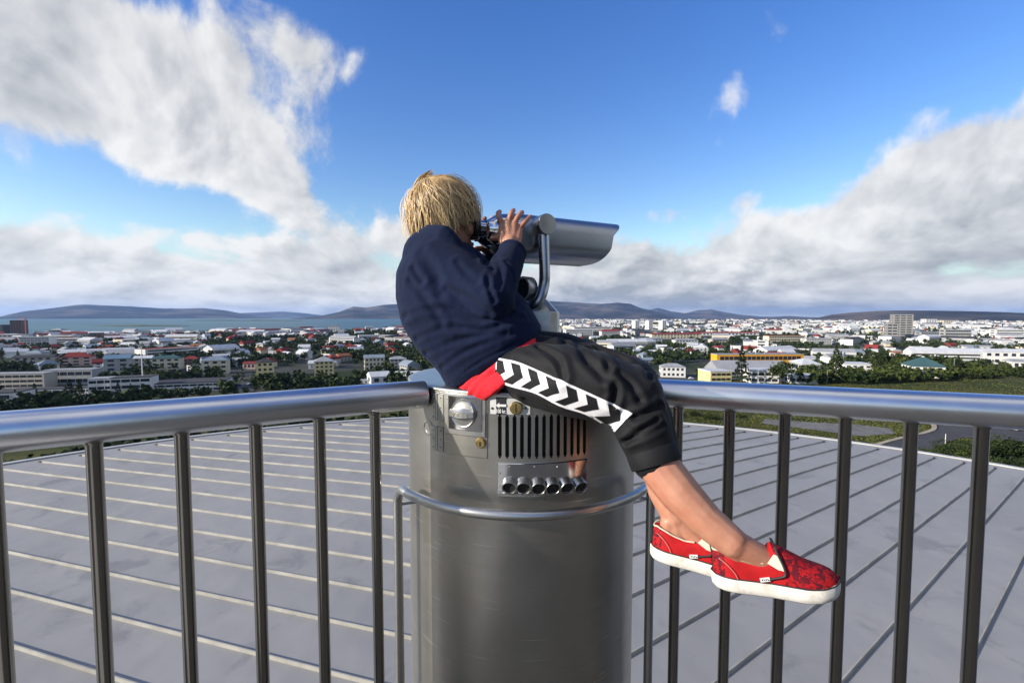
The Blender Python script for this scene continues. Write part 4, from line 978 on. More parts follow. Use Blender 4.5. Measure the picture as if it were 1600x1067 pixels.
    lm = q.build('tag_lettering', black_ink, o, smooth=0); lm['kind'] = 'stuff'
    return o
shoe(HE_n, FN, 'red slip-on shoe with dark print on the nearer foot'); shoe(HE_f, FFar, 'red slip-on shoe half hidden behind the nearer foot')
# --- hair
def hair_fn(T, b, co):
    at_ = T.new('ShaderNodeAttribute', attribute_name='tint'); sp_ = T.new('ShaderNodeSeparateColor'); T.l.new(at_.outputs['Color'], sp_.inputs[0])
    c = T.mix(sp_.outputs[0], (.15, .078, .028), (.74, .50, .22)); c = T.mix(T.m('MULTIPLY', sp_.outputs[1], .7), c, (.86, .70, .42)); T.l.new(c, b.inputs['Base Color'])
hair_m = mat('blond_hair', (.5, .35, .16), .42, spec=.5, fn=hair_fn)
crown = Vector((-.42, .10, .90)).normalized(); SEMI = Vector((.101, .084, .100))
V_, F_, Cc = [], [], []
def strand(pts, w0, tint, view=None):
    n_ = len(pts); base = len(V_)
    for i, p in enumerate(pts):
        t = (pts[min(i + 1, n_ - 1)] - pts[max(i - 1, 0)]).normalized(); o_ = (p - HC).normalized(); s_ = t.cross(o_)
        s_ = s_.normalized() if s_.length > 1e-5 else Vector((0, 0, 1)); w = w0 * (1 - .75 * (i / (n_ - 1)) ** 2)
        V_.extend([p - s_ * w, p + o_ * w * .7, p + s_ * w]); Cc.extend([tint] * 3)
    for i in range(n_ - 1):
        a = base + i * 3; F_.extend([(a, a + 1, a + 4, a + 3), (a + 1, a + 2, a + 5, a + 4)])
rnd = random.Random(11)
def hair_path(q, lift, swirl, wig):
    p = q.copy(); pos = Vector((p.x * SEMI.x, p.y * SEMI.y, p.z * SEMI.z)); out = []; n_ = 14
    for k in range(n_):
        g = 1 + lift * min(1, (k + 1) / 5); out.append(pos * g)
        lim = -.058 + wig if pos.x < .012 else (-.030 + wig if pos.x < .055 else -.014 + wig)
        if pos.z < lim: break
        t = -(crown - p * crown.dot(p)); t = t.normalized() if t.length > 1e-4 else Vector((1, 0, 0))
        side = p.cross(t); t = (t + side * swirl + Vector((.22, 0, -.26))).normalized(); t = (t - p * t.dot(p)).normalized()
        if p.z > -.05:
            p = (p + t * .125).normalized(); pos = Vector((p.x * SEMI.x, p.y * SEMI.y, p.z * SEMI.z))
        else: pos = pos + Vector((.0026 + .004 * swirl, .001 * swirl, -.0112)); pos.x *= .993; pos.y *= .992
    return out
def resample(path, n_):
    m_ = len(path) - 1; return [path[min(int(i * m_ / (n_ - 1)), m_ - 1)].lerp(path[min(int(i * m_ / (n_ - 1)), m_ - 1) + 1], i * m_ / (n_ - 1) - min(int(i * m_ / (n_ - 1)), m_ - 1)) for i in range(n_)]
def scalp(r_):
    while True:
        q = Vector((r_.gauss(0, 1), r_.gauss(0, 1), r_.gauss(0, 1))).normalized()
        if q.z < -.30 or (q.x > .50 and q.z < .22) or (q.x > .25 and q.z < -.02): continue
        return q
GD = []
for _ in range(330):
    q = scalp(rnd); cl = noise.noise(q * 4.0)
    pth = hair_path(q, .02 + .15 * rnd.random() ** 1.8 + .07 * noise.noise(q * 3.3), .55 * cl + rnd.uniform(-.18, .18), rnd.uniform(-.020, .016))
    if len(pth) > 2: GD.append((q, resample(pth, 10), rnd.random()))
GQ = np.array([g[0][:] for g in GD])
for _ in range(10500):
    q = scalp(rnd); i = int(np.argmax(GQ @ np.array(q[:]))); gq, gp, gt = GD[i]; cl = noise.noise(q * 5)
    pth = hair_path(q, .085 * rnd.random() ** 1.4, .5 * cl + rnd.uniform(-.08, .08), rnd.uniform(-.016, .014))
    if len(pth) < 3: continue
    pth = resample(pth, 10); st_ = rnd.uniform(.55, .95); fin = []
    for k in range(10):
        f = (k / 9) ** .9 * st_; pp = pth[k].lerp(gp[k], f); pp = pp + Vector((noise.noise(q * 30 + Vector((k * .35, 0, 0))), noise.noise(q * 30 + Vector((0, k * .35, 5))), 0)) * .0013 * (k / 9)
        fin.append(HC + HM @ pp)
    tone = min(1, max(0, .14 + .55 * gt + .5 * cl + rnd.uniform(-.22, .22))); strand(fin, rnd.uniform(.00048, .00100), (tone, max(0, rnd.gauss(.10, .28)) * (.4 + gt), 0, 1))
for k in range(70):
    f = rnd.random(); p0 = at(646 + 26 * f, 290 - 4 * f, 1.37 + rnd.uniform(-.02, .02)); ln = rnd.uniform(.35, 1.0)
    m1 = at(655 + 12 * f, 279 - 3 * ln + 3 * f, 1.37); tip = at(662 + 14 * ln + rnd.uniform(-2, 3) + 14 * f * (1 - ln), 276 - 13 * ln * (1 - .6 * f) + rnd.uniform(-1, 1), 1.37); strand(bez([p0, m1, tip], 5), .0016, (rnd.uniform(.3, 1), rnd.uniform(0, .7), 0, 1))
for _ in range(260):
    q = scalp(rnd); pth = hair_path(q, rnd.uniform(.10, .26), rnd.uniform(-1.0, 1.0), rnd.uniform(-.03, .012))
    if len(pth) > 4:
        pth = resample(pth, 10); strand([HC + HM @ pp for pp in pth[2:]], .0010, (rnd.uniform(.2, 1), rnd.uniform(0, .6), 0, 1))
me = bpy.data.meshes.new('hair'); me.from_pydata([tuple(v) for v in V_], [], F_); ca = me.color_attributes.new('tint', 'FLOAT_COLOR', 'POINT')
ca.data.foreach_set('color', np.array(Cc, dtype=np.float32).ravel()); hair = place(me, 'hair', hair_m)
q = MB(); rs = []
for i in range(1, 20):
    th = math.pi * .56 * i / 19; ring_ = []
    for j in range(40):
        ph = 2 * math.pi * j / 40; d = Vector((math.sin(th) * math.cos(ph), math.sin(th) * math.sin(ph), math.cos(th)))
        k = .955 if not (d.x > .40 and d.z < .35) else .78
        ring_.append(hl(d.x * SEMI.x * k, d.y * SEMI.y * k, d.z * SEMI.z * k))
    rs.append(ring_)
q.rings(rs); q.build('hair_underlayer', mat('hair_root', (.20, .115, .045), .7, var=.35, vscale=120), hair, smooth=60)
# ------------------------------------------------------------------ the town
def wm(n, c, **k): return mat(n, c, k.pop('rough', .85), spec=.2, var=.10, vscale=.25, **k)
WALL = {'white': wm('wall_white', (.66, .65, .62)), 'cream': wm('wall_cream', (.60, .54, .40)), 'yellow': wm('wall_yellow', (.62, .53, .26)), 'pink': wm('wall_pink', (.56, .40, .33)), 'grey': wm('wall_grey', (.34, .34, .33)),
        'beige': wm('wall_beige', (.42, .38, .32)), 'orange': wm('wall_orange', (.72, .34, .03)), 'concrete': wm('wall_concrete', (.27, .26, .245)), 'dark': wm('wall_dark', (.07, .07, .075)), 'brown': wm('wall_brown', (.16, .11, .08))}
ROOF = {'red': wm('roof_red', (.20, .035, .03)), 'grey': wm('roof_grey', (.27, .28, .30)), 'bluegrey': wm('roof_bluegrey', (.20, .245, .29)), 'teal': wm('roof_teal', (.045, .10, .105)), 'dark': wm('roof_dark', (.05, .05, .055)), 'white': wm('roof_white', (.50, .51, .53)), 'rust': wm('roof_rust', (.28, .12, .06)), 'blue': wm('roof_blue', (.13, .22, .30))}
win_m = mat('window_glass', (.025, .03, .038), .15, spec=.6, var=.3, vscale=.8); trim_m = WALL['white']
def xf(px, py):
    p = ground_at(px, py); return p, p.y / FPX                       # metres per pixel at that depth
unit_win = MB(); unit_win.box((0, 0, 0), (1, 1, 1)); WIN_ME = unit_win.mesh('window', win_m)
def roof_mesh(kind, w, d, rise, ov, m, name='roof'):
    q = MB(); a, c = w / 2 + ov, d / 2 + ov
    if kind == 'flat':
        q.rings([[Vector((x * a, y * c, z)) for x, y in ((-1, -1), (1, -1), (1, 1), (-1, 1))] for z in (.02, rise)])
    elif kind == 'gable':
        q.rings([[Vector((s_ * a, -c, 0)), Vector((s_ * a, 0, rise)), Vector((s_ * a, c, 0)), Vector((s_ * a, c, -.25)), Vector((s_ * a, -c, -.25))] for s_ in (-1, 1)])
    elif kind == 'hip':
        k = max(a - c, a * .12); q.rings([[Vector((x * a, y * c, z)) for x, y in ((-1, -1), (1, -1), (1, 1), (-1, 1))] for z in (-.25, 0)] + [[Vector((-k, -.05, rise)), Vector((k, -.05, rise)), Vector((k, .05, rise)), Vector((-k, .05, rise))]])
    elif kind == 'shed':
        q.rings([[Vector((s_ * a, -c, .2)), Vector((s_ * a, c, rise)), Vector((s_ * a, c, rise - .3)), Vector((s_ * a, -c, -.05))] for s_ in (-1, 1)])
    return q.mesh(name, m)
def child(name, me, root, loc, scale=None):
    o = bpy.data.objects.new(name, me); col.objects.link(o); o.parent = root; o.location = loc
    if scale is not None: o.scale = scale
    return o
TAKEN = []; TK = np.zeros((0, 3)); MARK = []
def building(px, py, wpx, hpx, label, wall='white', roof=('flat', 'dark', .6), depth=12.0, yaw=20, floors=3, cols=4, scols=2, style='punch', name='apartment_building', cat='building', group=None, chim=0, wcol=None, dz=0):
    p, k = xf(px, py); w = wpx * k; h = hpx * k; d = depth
    root = empty(name, p + Vector((0, 0, dz)), label, cat, group); root.rotation_euler.z = R(yaw)
    q = MB(); q.box((0, 0, h / 2 - 1.0), (w, d, h + 2.0)); child('wall', q.mesh('wall', WALL[wall]), root, (0, 0, 0))
    kind, rc, rise = roof; rm = child('roof', roof_mesh(kind, w, d, rise, .35 if kind != 'flat' else .12, ROOF[rc]), root, (0, 0, h))
    for i in range(chim):
        q = MB(); q.box((0, 0, 0), (.8, .8, 1.8)); child('chimney', q.mesh('chimney', WALL['white']), root, ((i - (chim - 1) / 2) * w * .4, .3, h + rise * .85))
    fh = h / max(floors, 1)
    sx = 1 if yaw > 0 else -1                                       # which gable end the viewer sees
    if yaw > 0: sx = -1
    else: sx = 1
    sx = -sx if p.x / p.y * 1.0 > 0 and abs(yaw) < math.degrees(math.atan2(abs(p.x), p.y)) else sx
    for f in range(floors):
        zc = fh * (f + .55)
        if style == 'ribbon':
            child('window', WIN_ME, root, (0, -d / 2 - .02, zc), (w * .93, .16, fh * .46)); child('window', WIN_ME, root, (sx * (w / 2 + .02), 0, zc), (.16, d * .6, fh * .42))
            n_ = max(4, int(w / 4.5))
            for c in range(1, n_):
                if f == 0 or True:
                    q = None
            mq = MB()
            for c in range(1, n_): mq.box(((c / n_ - .5) * w * .93, -d / 2 - .10, zc), (.35, .12, fh * .46))
            o_ = child('window_mullion', mq.mesh('window_mullion', WALL[wall]), root, (0, 0, 0)); o_['kind'] = 'stuff'
        else:
            for c in range(cols): child('window', WIN_ME, root, (((c + .5) / cols - .5) * w * .92, -d / 2 - .02, zc), (w * .92 / cols * (.52 if style == 'punch' else .8), .14, fh * .46))
            for c in range(scols): child('window', WIN_ME, root, (sx * (w / 2 + .02), ((c + .5) / scols - .5) * d * .9, zc), (.14, d * .9 / scols * .42, fh * .44))
    TAKEN.append((p.x, p.y, max(w, d) * .75 + 5)); MARK.append((px, py, label)); return root
B = building
STOP = {'with', 'the', 'a', 'and', 'of', 'in', 'on', 'at', 'by', 'near', 'beside', 'behind', 'below', 'above', 'to', 'from', 'between', 'under', 'next', 'left', 'right', 'joined', 'joining', 'half', 'just', 'partly', 'two', 'among', 'close', 'beyond', 'for', 'its', 'very'}
def beside(px, py, left=7):
    """say where a small thing stands by the nearest building that has a name of its own"""
    bx, by, lab = min(MARK, key=lambda m_: (m_[0] - px) ** 2 + (3 * (m_[1] - py)) ** 2)
    w = lab.replace(',', '').split()[:left]
    while w[-1] in STOP: w.pop()
    rel = 'behind' if py < by - 5 and abs(px - bx) < 30 else ('below' if py > by + 5 and abs(px - bx) < 30 else ('left of' if px < bx else 'right of'))
    return rel + ' the ' + ' '.join(w)
# west side, near
B(18, 638, 40, 27, 'white office block end in the lower corner beside the steel handrail', 'white', ('flat', 'dark', .5), 14, 18, 2, 1, 2)
B(98, 621, 128, 15, 'long low white office wing with ribbon windows and dark flat roof', 'white', ('flat', 'dark', .4), 10, 14, 2, 8, 2, 'ribbon', 'office_building')
B(32, 605, 84, 22, 'beige office block with dark glazed front behind the low white wing', 'beige', ('flat', 'grey', .5), 12, 10, 3, 8, 2, 'ribbon', 'office_building')
B(116, 599, 66, 22, 'grey office block with large dark glazed front next to the red doorway tower', 'grey', ('flat', 'grey', .5), 12, 10, 2, 6, 2, 'ribbon', 'office_building')
B(170, 618, 40, 28, 'white three-storey block joining the low office wing', 'white', ('flat', 'grey', .4), 12, 24, 3, 4, 2, 'ribbon', 'office_building')
B(212, 616, 52, 28, 'white three-storey school block beside the tall white mast', 'white', ('flat', 'dark', .4), 13, 20, 3, 7, 2, 'ribbon', 'school')
B(300, 608, 100, 13, 'long white single-row school building with dark flat roof', 'white', ('flat', 'dark', .5), 24, 18, 2, 9, 3, 'ribbon', 'school')
B(262, 590, 44, 13, 'black flat-roofed hall behind the white school', 'dark', ('flat', 'dark', .4), 12, 18, 1, 2, 1, 'ribbon', 'hall')
B(58, 574, 48, 17, 'brown-grey apartment block with dark slanting roof', 'beige', ('gable', 'dark', 2.0), 14, 25, 3, 5, 3)
B(122, 571, 40, 14, 'pinkish house with red hipped roof', 'pink', ('hip', 'red', 3.2), 13, 32, 3, 3, 3, name='house', cat='house')
B(186, 586, 32, 27, 'tall grey house with pale blue gable roof', 'grey', ('gable', 'blue', 3.0), 13, 32, 4, 2, 2, name='house', cat='house')
B(262, 577, 40, 18, 'cream house with dark teal roof and two white chimneys', 'cream', ('hip', 'teal', 2.6), 12, 24, 3, 4, 2, name='house', cat='house', chim=2)
B(338, 583, 36, 21, 'cream block of flats with pale blue-grey hipped roof', 'cream', ('hip', 'bluegrey', 3.2), 13, 26, 3, 3, 2, chim=1)
B(415, 588, 24, 23, 'yellow three-storey house with dark roof by the street', 'yellow', ('hip', 'dark', 3.0), 11, 26, 3, 3, 2)
B(392, 576, 18, 9, 'low pink house with red roof next to the yellow house', 'pink', ('gable', 'red', 1.6), 9, 10, 1, 3, 1, name='house', cat='house')
B(507, 592, 28, 29, 'tall yellow five-storey block of flats with grey roof', 'yellow', ('hip', 'grey', 3.2), 14, 22, 5, 4, 3, chim=1)
B(585, 578, 30, 20, 'pale cream apartment row with grey-blue roof near the navy jacket', 'cream', ('gable', 'bluegrey', 2.6), 12, 20, 3, 5, 2)
B(622, 574, 26, 14, 'grey apartment row with hipped roof close to the navy jacket', 'grey', ('hip', 'grey', 2.4), 12, 15, 3, 4, 2)
B(592, 598, 30, 12, 'white shed with white gable roof beside the handrail', 'white', ('gable', 'white', 3.0), 16, 28, 1, 2, 1, name='shed', cat='shed')
B(642, 594, 46, 9, 'wide white roofed hall just above the steel stand', 'white', ('gable', 'white', 2.8), 18, 8, 1, 4, 1, name='hall', cat='hall')
B(567, 598, 34, 4, 'flat grey-roofed garage row with white front above the handrail', 'white', ('flat', 'grey', .3), 10, 8, 1, 5, 1, name='garage', cat='garage')
B(700, 586, 40, 16, 'cream block partly hidden behind the sitting child', 'cream', ('flat', 'grey', .5), 12, 12, 3, 5, 2)
B(226, 571, 24, 12, 'beige house with white gable roof left of the teal-roofed house', 'beige', ('gable', 'white', 2.4), 10, 20, 2, 3, 1, name='house', cat='house')
B(300, 570, 22, 10, 'red-roofed brown house between the two cream houses', 'brown', ('hip', 'red', 2.6), 10, 20, 2, 3, 1, name='house', cat='house')
# west side, far
B(31, 527, 14, 26, 'dark brown tower block on the skyline beside the crane', 'brown', ('flat', 'dark', 1), 24, 20, 9, 4, 3)
B(5, 527, 12, 19, 'dark low tower at the very edge of the skyline', 'dark', ('flat', 'dark', 1), 24, 10, 6, 4, 2)
B(20, 534, 40, 11, 'brown-grey block at the foot of the dark tower', 'concrete', ('flat', 'grey', 1), 24, 10, 3, 6, 2)
B(60, 543, 38, 16, 'white office slab with bluish window bands', 'white', ('flat', 'grey', .8), 18, 18, 5, 6, 2, 'ribbon', 'office_building')
B(110, 540, 54, 11, 'long pale office slab with bluish window bands', 'grey', ('flat', 'white', .8), 18, 8, 3, 8, 2, 'ribbon', 'office_building')
B(152, 536, 14, 16, 'narrow brown and white tower among the roofs', 'brown', ('flat', 'white', 1), 16, 25, 5, 3, 2)
B(93, 521, 16, 6, 'white domed hall near the shore', 'white', ('hip', 'grey', 5), 26, 0, 1, 3, 1, name='hall', cat='hall')
B(253, 523, 18, 5, 'white vaulted hall on the waterfront', 'white', ('gable', 'white', 5), 30, 15, 1, 3, 1, name='hall', cat='hall')
B(308, 523, 14, 4, 'cream vaulted hall on the waterfront', 'cream', ('hip', 'grey', 6), 24, 10, 1, 3, 1, name='hall', cat='hall')
B(522, 519, 14, 9, 'pale blocky ship-like building at the harbour', 'white', ('flat', 'grey', 3), 30, 12, 4, 4, 2)
B(135, 525, 10, 5, 'cream hall with rounded roof by the sea', 'cream', ('hip', 'white', 5), 20, 5, 1, 2, 1, name='hall', cat='hall')
# east side
for px, lab in ((993, 'nearest the mountain slope'), (1014, 'middle one'), (1035, 'eastern one')):
    B(px, 517, 7, 15, 'white tower block on the skyline, ' + lab + ' of three', 'white', ('flat', 'white', 2), 22, 15, 10, 2, 2, name='tower_block', cat='tower', group='three white tower blocks')
B(903, 524, 44, 9, 'white flat-roofed hospital block just beyond the far knee', 'white', ('flat', 'white', 1), 24, 10, 3, 9, 2, 'ribbon')
B(925, 518, 60, 7, 'long white slab behind the white hospital block', 'white', ('flat', 'grey', 1), 24, 4, 2, 12, 2, 'ribbon')
B(1055, 529, 80, 7, 'long terrace with red roof across the town', 'cream', ('gable', 'red', 3), 14, 6, 2, 14, 1, name='terrace', cat='terrace')
B(1135, 524, 100, 4, 'second long red-roofed terrace further back', 'white', ('gable', 'red', 3), 14, 3, 1, 16, 1, name='terrace', cat='terrace')
B(1018, 538, 30, 9, 'white flats with grey roof below the red terrace', 'white', ('hip', 'grey', 2.4), 13, 14, 3, 5, 2)
B(1070, 541, 38, 10, 'white long flats with hipped grey roof under the red terrace', 'white', ('hip', 'grey', 2.4), 13, 8, 3, 7, 2)
B(1122, 540, 28, 10, 'grey-roofed flats beside dark trees', 'beige', ('hip', 'grey', 3), 13, 10, 3, 5, 2)
B(1188, 549, 20, 17, 'white square block with windowless gable between trees', 'white', ('flat', 'white', .6), 13, -20, 4, 1, 3)
B(1225, 536, 60, 11, 'white and orange long school block', 'cream', ('flat', 'orange' if False else 'rust', 1), 16, 5, 3, 10, 2, 'ribbon')
B(1275, 538, 40, 9, 'white block next to the orange-banded school', 'white', ('flat', 'grey', 1), 16, 0, 3, 6, 2, 'ribbon')
B(1182, 577, 138, 24, 'long orange framed school hall with grey roof', 'orange', ('flat', 'grey', .5), 12, 3, 2, 14, 1, 'ribbon', 'school')
B(1166, 589, 106, 12, 'white building with grey pitched roof in front of the orange school', 'white', ('gable', 'grey', 4), 16, -3, 2, 14, 2, 'wide')
B(1257, 580, 26, 14, 'pale grey rounded end building joined to the orange school', 'grey', ('hip', 'white', 2), 16, -12, 1, 2, 1, name='hall', cat='hall')
B(1116, 594, 34, 15, 'cream flats with yellow band below the grey roof', 'yellow', ('flat', 'white', .5), 10, 6, 2, 4, 2, 'wide')
B(1186, 596, 42, 18, 'white flats with balconies in front of the orange school', 'white', ('flat', 'white', .5), 10, -6, 2, 4, 2, 'wide')
B(1246, 597, 40, 11, 'low white house row beside a dark conifer', 'white', ('flat', 'white', .5), 10, -8, 1, 5, 2, 'wide', 'house', 'house')
B(1050, 588, 36, 16, 'white house with two-part grey roof beside the bent knee', 'white', ('hip', 'grey', 2.6), 12, -10, 2, 5, 2, name='house', cat='house')
B(1407, 531, 25, 39, 'tall concrete tower block with stepped grey front', 'concrete', ('flat', 'grey', 1), 18, -20, 11, 3, 2, 'wide', 'tower_block', 'tower')
B(1391, 533, 14, 27, 'lower step of the tall concrete tower block', 'concrete', ('flat', 'grey', 1), 16, -20, 6, 2, 2, 'wide', 'tower_block', 'tower')
B(1441, 588, 40, 18, 'white villa with dark green hipped roof among trees', 'white', ('hip', 'teal', 3.6), 12, -22, 2, 4, 3, name='house', cat='house', chim=1)
B(1332, 580, 38, 12, 'white flat-roofed house cluster left of the green-roofed villa', 'white', ('flat', 'white', .5), 12, -15, 2, 4, 2, name='house', cat='house')
B(1365, 566, 28, 8, 'small white house with flat roof above the tree belt', 'white', ('flat', 'grey', .5), 10, -14, 1, 3, 1, name='house', cat='house')
B(1408, 562, 26, 11, 'white house with low pink roof under the concrete tower', 'white', ('gable', 'rust', 1.6), 10, -12, 2, 3, 1, name='house', cat='house')
B(1438, 550, 26, 8, 'white flat-roofed house with tall chimney', 'white', ('flat', 'white', .6), 10, -15, 1, 3, 1, name='house', cat='house', chim=1)
B(1562, 568, 54, 19, 'large white villa with low white gable roofs on the eastern slope', 'white', ('gable', 'white', 3), 16, -18, 2, 5, 3, name='house', cat='house')
B(1525, 549, 40, 8, 'white long bungalow behind the large white villa', 'white', ('gable', 'grey', 2), 12, -16, 1, 5, 1, name='house', cat='house')
B(1592, 576, 30, 12, 'white bungalow half out of the picture', 'white', ('gable', 'grey', 2), 12, -16, 1, 3, 1, name='house', cat='house')
B(1495, 534, 30, 4, 'red-roofed low hall east of the concrete tower', 'white', ('gable', 'red', 3), 14, -12, 1, 4, 1, name='hall', cat='hall')
B(1492, 529, 34, 14, 'grey-green glazed office block east of the concrete tower', 'grey', ('flat', 'grey', 1), 20, -15, 3, 6, 2, 'ribbon', 'office_building')
B(1458, 527, 44, 8, 'blue-grey office row beside the concrete tower', 'grey', ('flat', 'bluegrey', 1), 20, -8, 2, 8, 2, 'ribbon', 'office_building')
B(1580, 530, 50, 15, 'white apartment slab at the eastern edge', 'white', ('flat', 'white', 1), 18, -12, 4, 8, 2, 'ribbon')
B(1315, 557, 54, 7, 'long barn-like hall with blue-grey roof among trees', 'grey', ('gable', 'bluegrey', 4), 18, -8, 1, 6, 1, name='hall', cat='hall')
B(1451, 507, 16, 8, 'white distant tower pair, nearer the concrete tower', 'white', ('flat', 'white', 2), 40, -5, 5, 4, 2)
B(1477, 507, 14, 6, 'cream distant block right of the white pair', 'cream', ('flat', 'white', 2), 40, -5, 4, 4, 2)
B(1346, 545, 58, 3, 'long low grey factory roof beneath the concrete tower', 'grey', ('flat', 'dark', 1), 24, -5, 1, 8, 1, 'ribbon', 'factory', 'factory')
# mast, lamp posts, crane
def mast(px, py, hpx, r0, label, name, cat, arm=False, m=None):
    p, k = xf(px, py); h = hpx * k; root = empty(name, p, label, cat); q = MB(); q.tube([(0, 0, -.5), (0, 0, h * .5), (0, 0, h)], [r0, r0 * .8, r0 * .5], 10); child('pole', q.mesh('pole', m or WALL['white']), root, (0, 0, 0))
    if arm:
        q = MB(); q.tube([(0, 0, h - .1), (.9, 0, h + .15)], .06, 8); q.box((1.2, 0, h + .12), (.8, .3, .14)); child('lamp_head', q.mesh('lamp_head', WALL['grey']), root, (0, 0, 0))
    else:
        q = MB(); q.ball((0, 0, h), (r0 * .9, r0 * .9, r0 * .9), None, 10); child('cap', q.mesh('cap', WALL['white']), root, (0, 0, 0))
mast(224, 615, 74, .42, 'tall white mast standing in front of the white school', 'mast', 'mast')
mast(1353, 594, 28, .11, 'street lamp left of the green-roofed villa', 'street_lamp', 'lamp', True, WALL['grey']); mast(1490, 586, 26, .11, 'street lamp right of the green-roofed villa', 'street_lamp', 'lamp', True, WALL['grey']); mast(1292, 600, 22, .10, 'street lamp at the tree belt below the white house cluster', 'street_lamp', 'lamp', True, WALL['grey'])
mast(430, 592, 12, .09, 'street lamp by the yellow three-storey house', 'street_lamp', 'lamp', True, WALL['grey']); mast(328, 612, 13, .09, 'street lamp at the car park edge', 'street_lamp', 'lamp', True, WALL['grey'])
mast(1477, 693, 15, .10, 'short white marker post on the verge by the road', 'marker_post', 'post')
p, k = xf(41, 527); root = empty('tower_crane', p, 'thin reddish tower crane beside the dark tower block', 'crane'); q = MB(); q.box((0, 0, 15 * k), (1.6, 1.6, 30 * k)); child('crane_tower', q.mesh('crane_tower', wm('crane_red', (.35, .10, .09))), root, (0, 0, 0)); q = MB(); q.box((-6 * k, 0, 29 * k), (16 * k, 1.0, 1.4)); child('jib', q.mesh('jib', wm('crane_red', (.35, .10, .09))), root, (0, 0, 0))
# cars
def car_meshes(col_):
    prof = [(-2.1, .35), (-2.15, .75), (-1.9, .95), (-1.3, 1.0), (-.85, 1.45), (.55, 1.45), (1.15, .98), (1.95, .85), (2.15, .6), (2.1, .35)]
    q = MB(); q.rings([[Vector((x, s_ * .85, z)) for x, z in prof] for s_ in (-1, 1)]); bm_ = q.mesh('body', mat('car_' + col_, {'red': (.5, .02, .02), 'white': (.7, .7, .7), 'silver': (.35, .36, .38), 'blue': (.03, .06, .2)}[col_], .3, spec=.5, coat=.5, var=.03))
    q = MB(); q.rings([[Vector((x, s_ * .87, z)) for x, z in ((-1.05, 1.02), (-.75, 1.38), (.48, 1.38), (.98, 1.02))] for s_ in (-1, 1)]); g = q.mesh('window', win_m)
    q = MB(); q.lathe([(.32, -.1), (.34, -.08), (.34, .08), (.32, .1)], (0, 0, 0), (0, 1, 0), 14, caps=True); return bm_, g, q.mesh('wheel', rubber)
CM = {c: car_meshes(c) for c in ('red', 'white', 'silver', 'blue')}
def car(px, py, c, yaw, label):
    p, k = xf(px, py); root = empty('parked_car', p, label, 'car', 'cars parked in the town'); root.rotation_euler.z = R(yaw); bm_, g, w = CM[c]; child('body', bm_, root, (0, 0, 0)); child('window', g, root, (0, 0, 0))
    for x in (-1.35, 1.35):
        for y in (-.8, .8): child('wheel', w, root, (x, y, .34))
for a in ((66, 634, 'red', 12, 'red car nearest the white block end in the corner'), (78, 632, 'white', 12, 'white car between two red cars below the low office wing'), (88, 630, 'red', 14, 'red car at the end of the row below the low office wing'), (148, 627, 'red', 10, 'red car beside dark conifers near the white school'), (160, 624, 'white', 12, 'white van-like car beside dark conifers near the white school'),
          (325, 605, 'white', 80, 'white car parked beside the long school'), (352, 604, 'silver', 82, 'silver car in the car park behind the handrail'), (372, 603, 'blue', 80, 'blue car in the car park behind the handrail'), (390, 601, 'white', 84, 'white car at the far end of the car park'), (412, 604, 'red', 84, 'red car near the street in the car park'), (1080, 592, 'white', 5, 'white car on the street below the grey-roofed house'), (1006, 592, 'silver', 8, 'silver car on the street close to the knee'), (1590, 672, 'silver', 20, 'silver car on the road at the picture edge')): car(*a)
# --- smaller houses
HM_ = {}
def small_house(wall, roof, kind):
    key = (wall, roof, kind)
    if key not in HM_:
        q = MB(); q.box((0, 0, .45), (1, 1, 1.1)); HM_[key] = (q.mesh('house', WALL[wall]), roof_mesh(kind, 1, 1, .42 if kind != 'flat' else .08, .04, ROOF[roof]))
    return HM_[key]
COMB = [('white', 'red', 'gable'), ('white', 'grey', 'gable'), ('white', 'white', 'gable'), ('cream', 'red', 'hip'), ('cream', 'grey', 'hip'), ('grey', 'bluegrey', 'gable'), ('white', 'teal', 'hip'), ('beige', 'rust', 'gable'), ('white', 'bluegrey', 'hip'), ('pink', 'red', 'gable'), ('white', 'dark', 'flat')]
WORD = {'bluegrey': 'blue-grey', 'rust': 'rusty brown', 'teal': 'dark green'}
rh = random.Random(5); nh = 0; tries = 0
def free(x, y, r):
    global TK
    if len(TK) != len(TAKEN): TK = np.array(TAKEN)
    return bool(np.all((TK[:, 0] - x) ** 2 + (TK[:, 1] - y) ** 2 > (TK[:, 2] + r) ** 2))
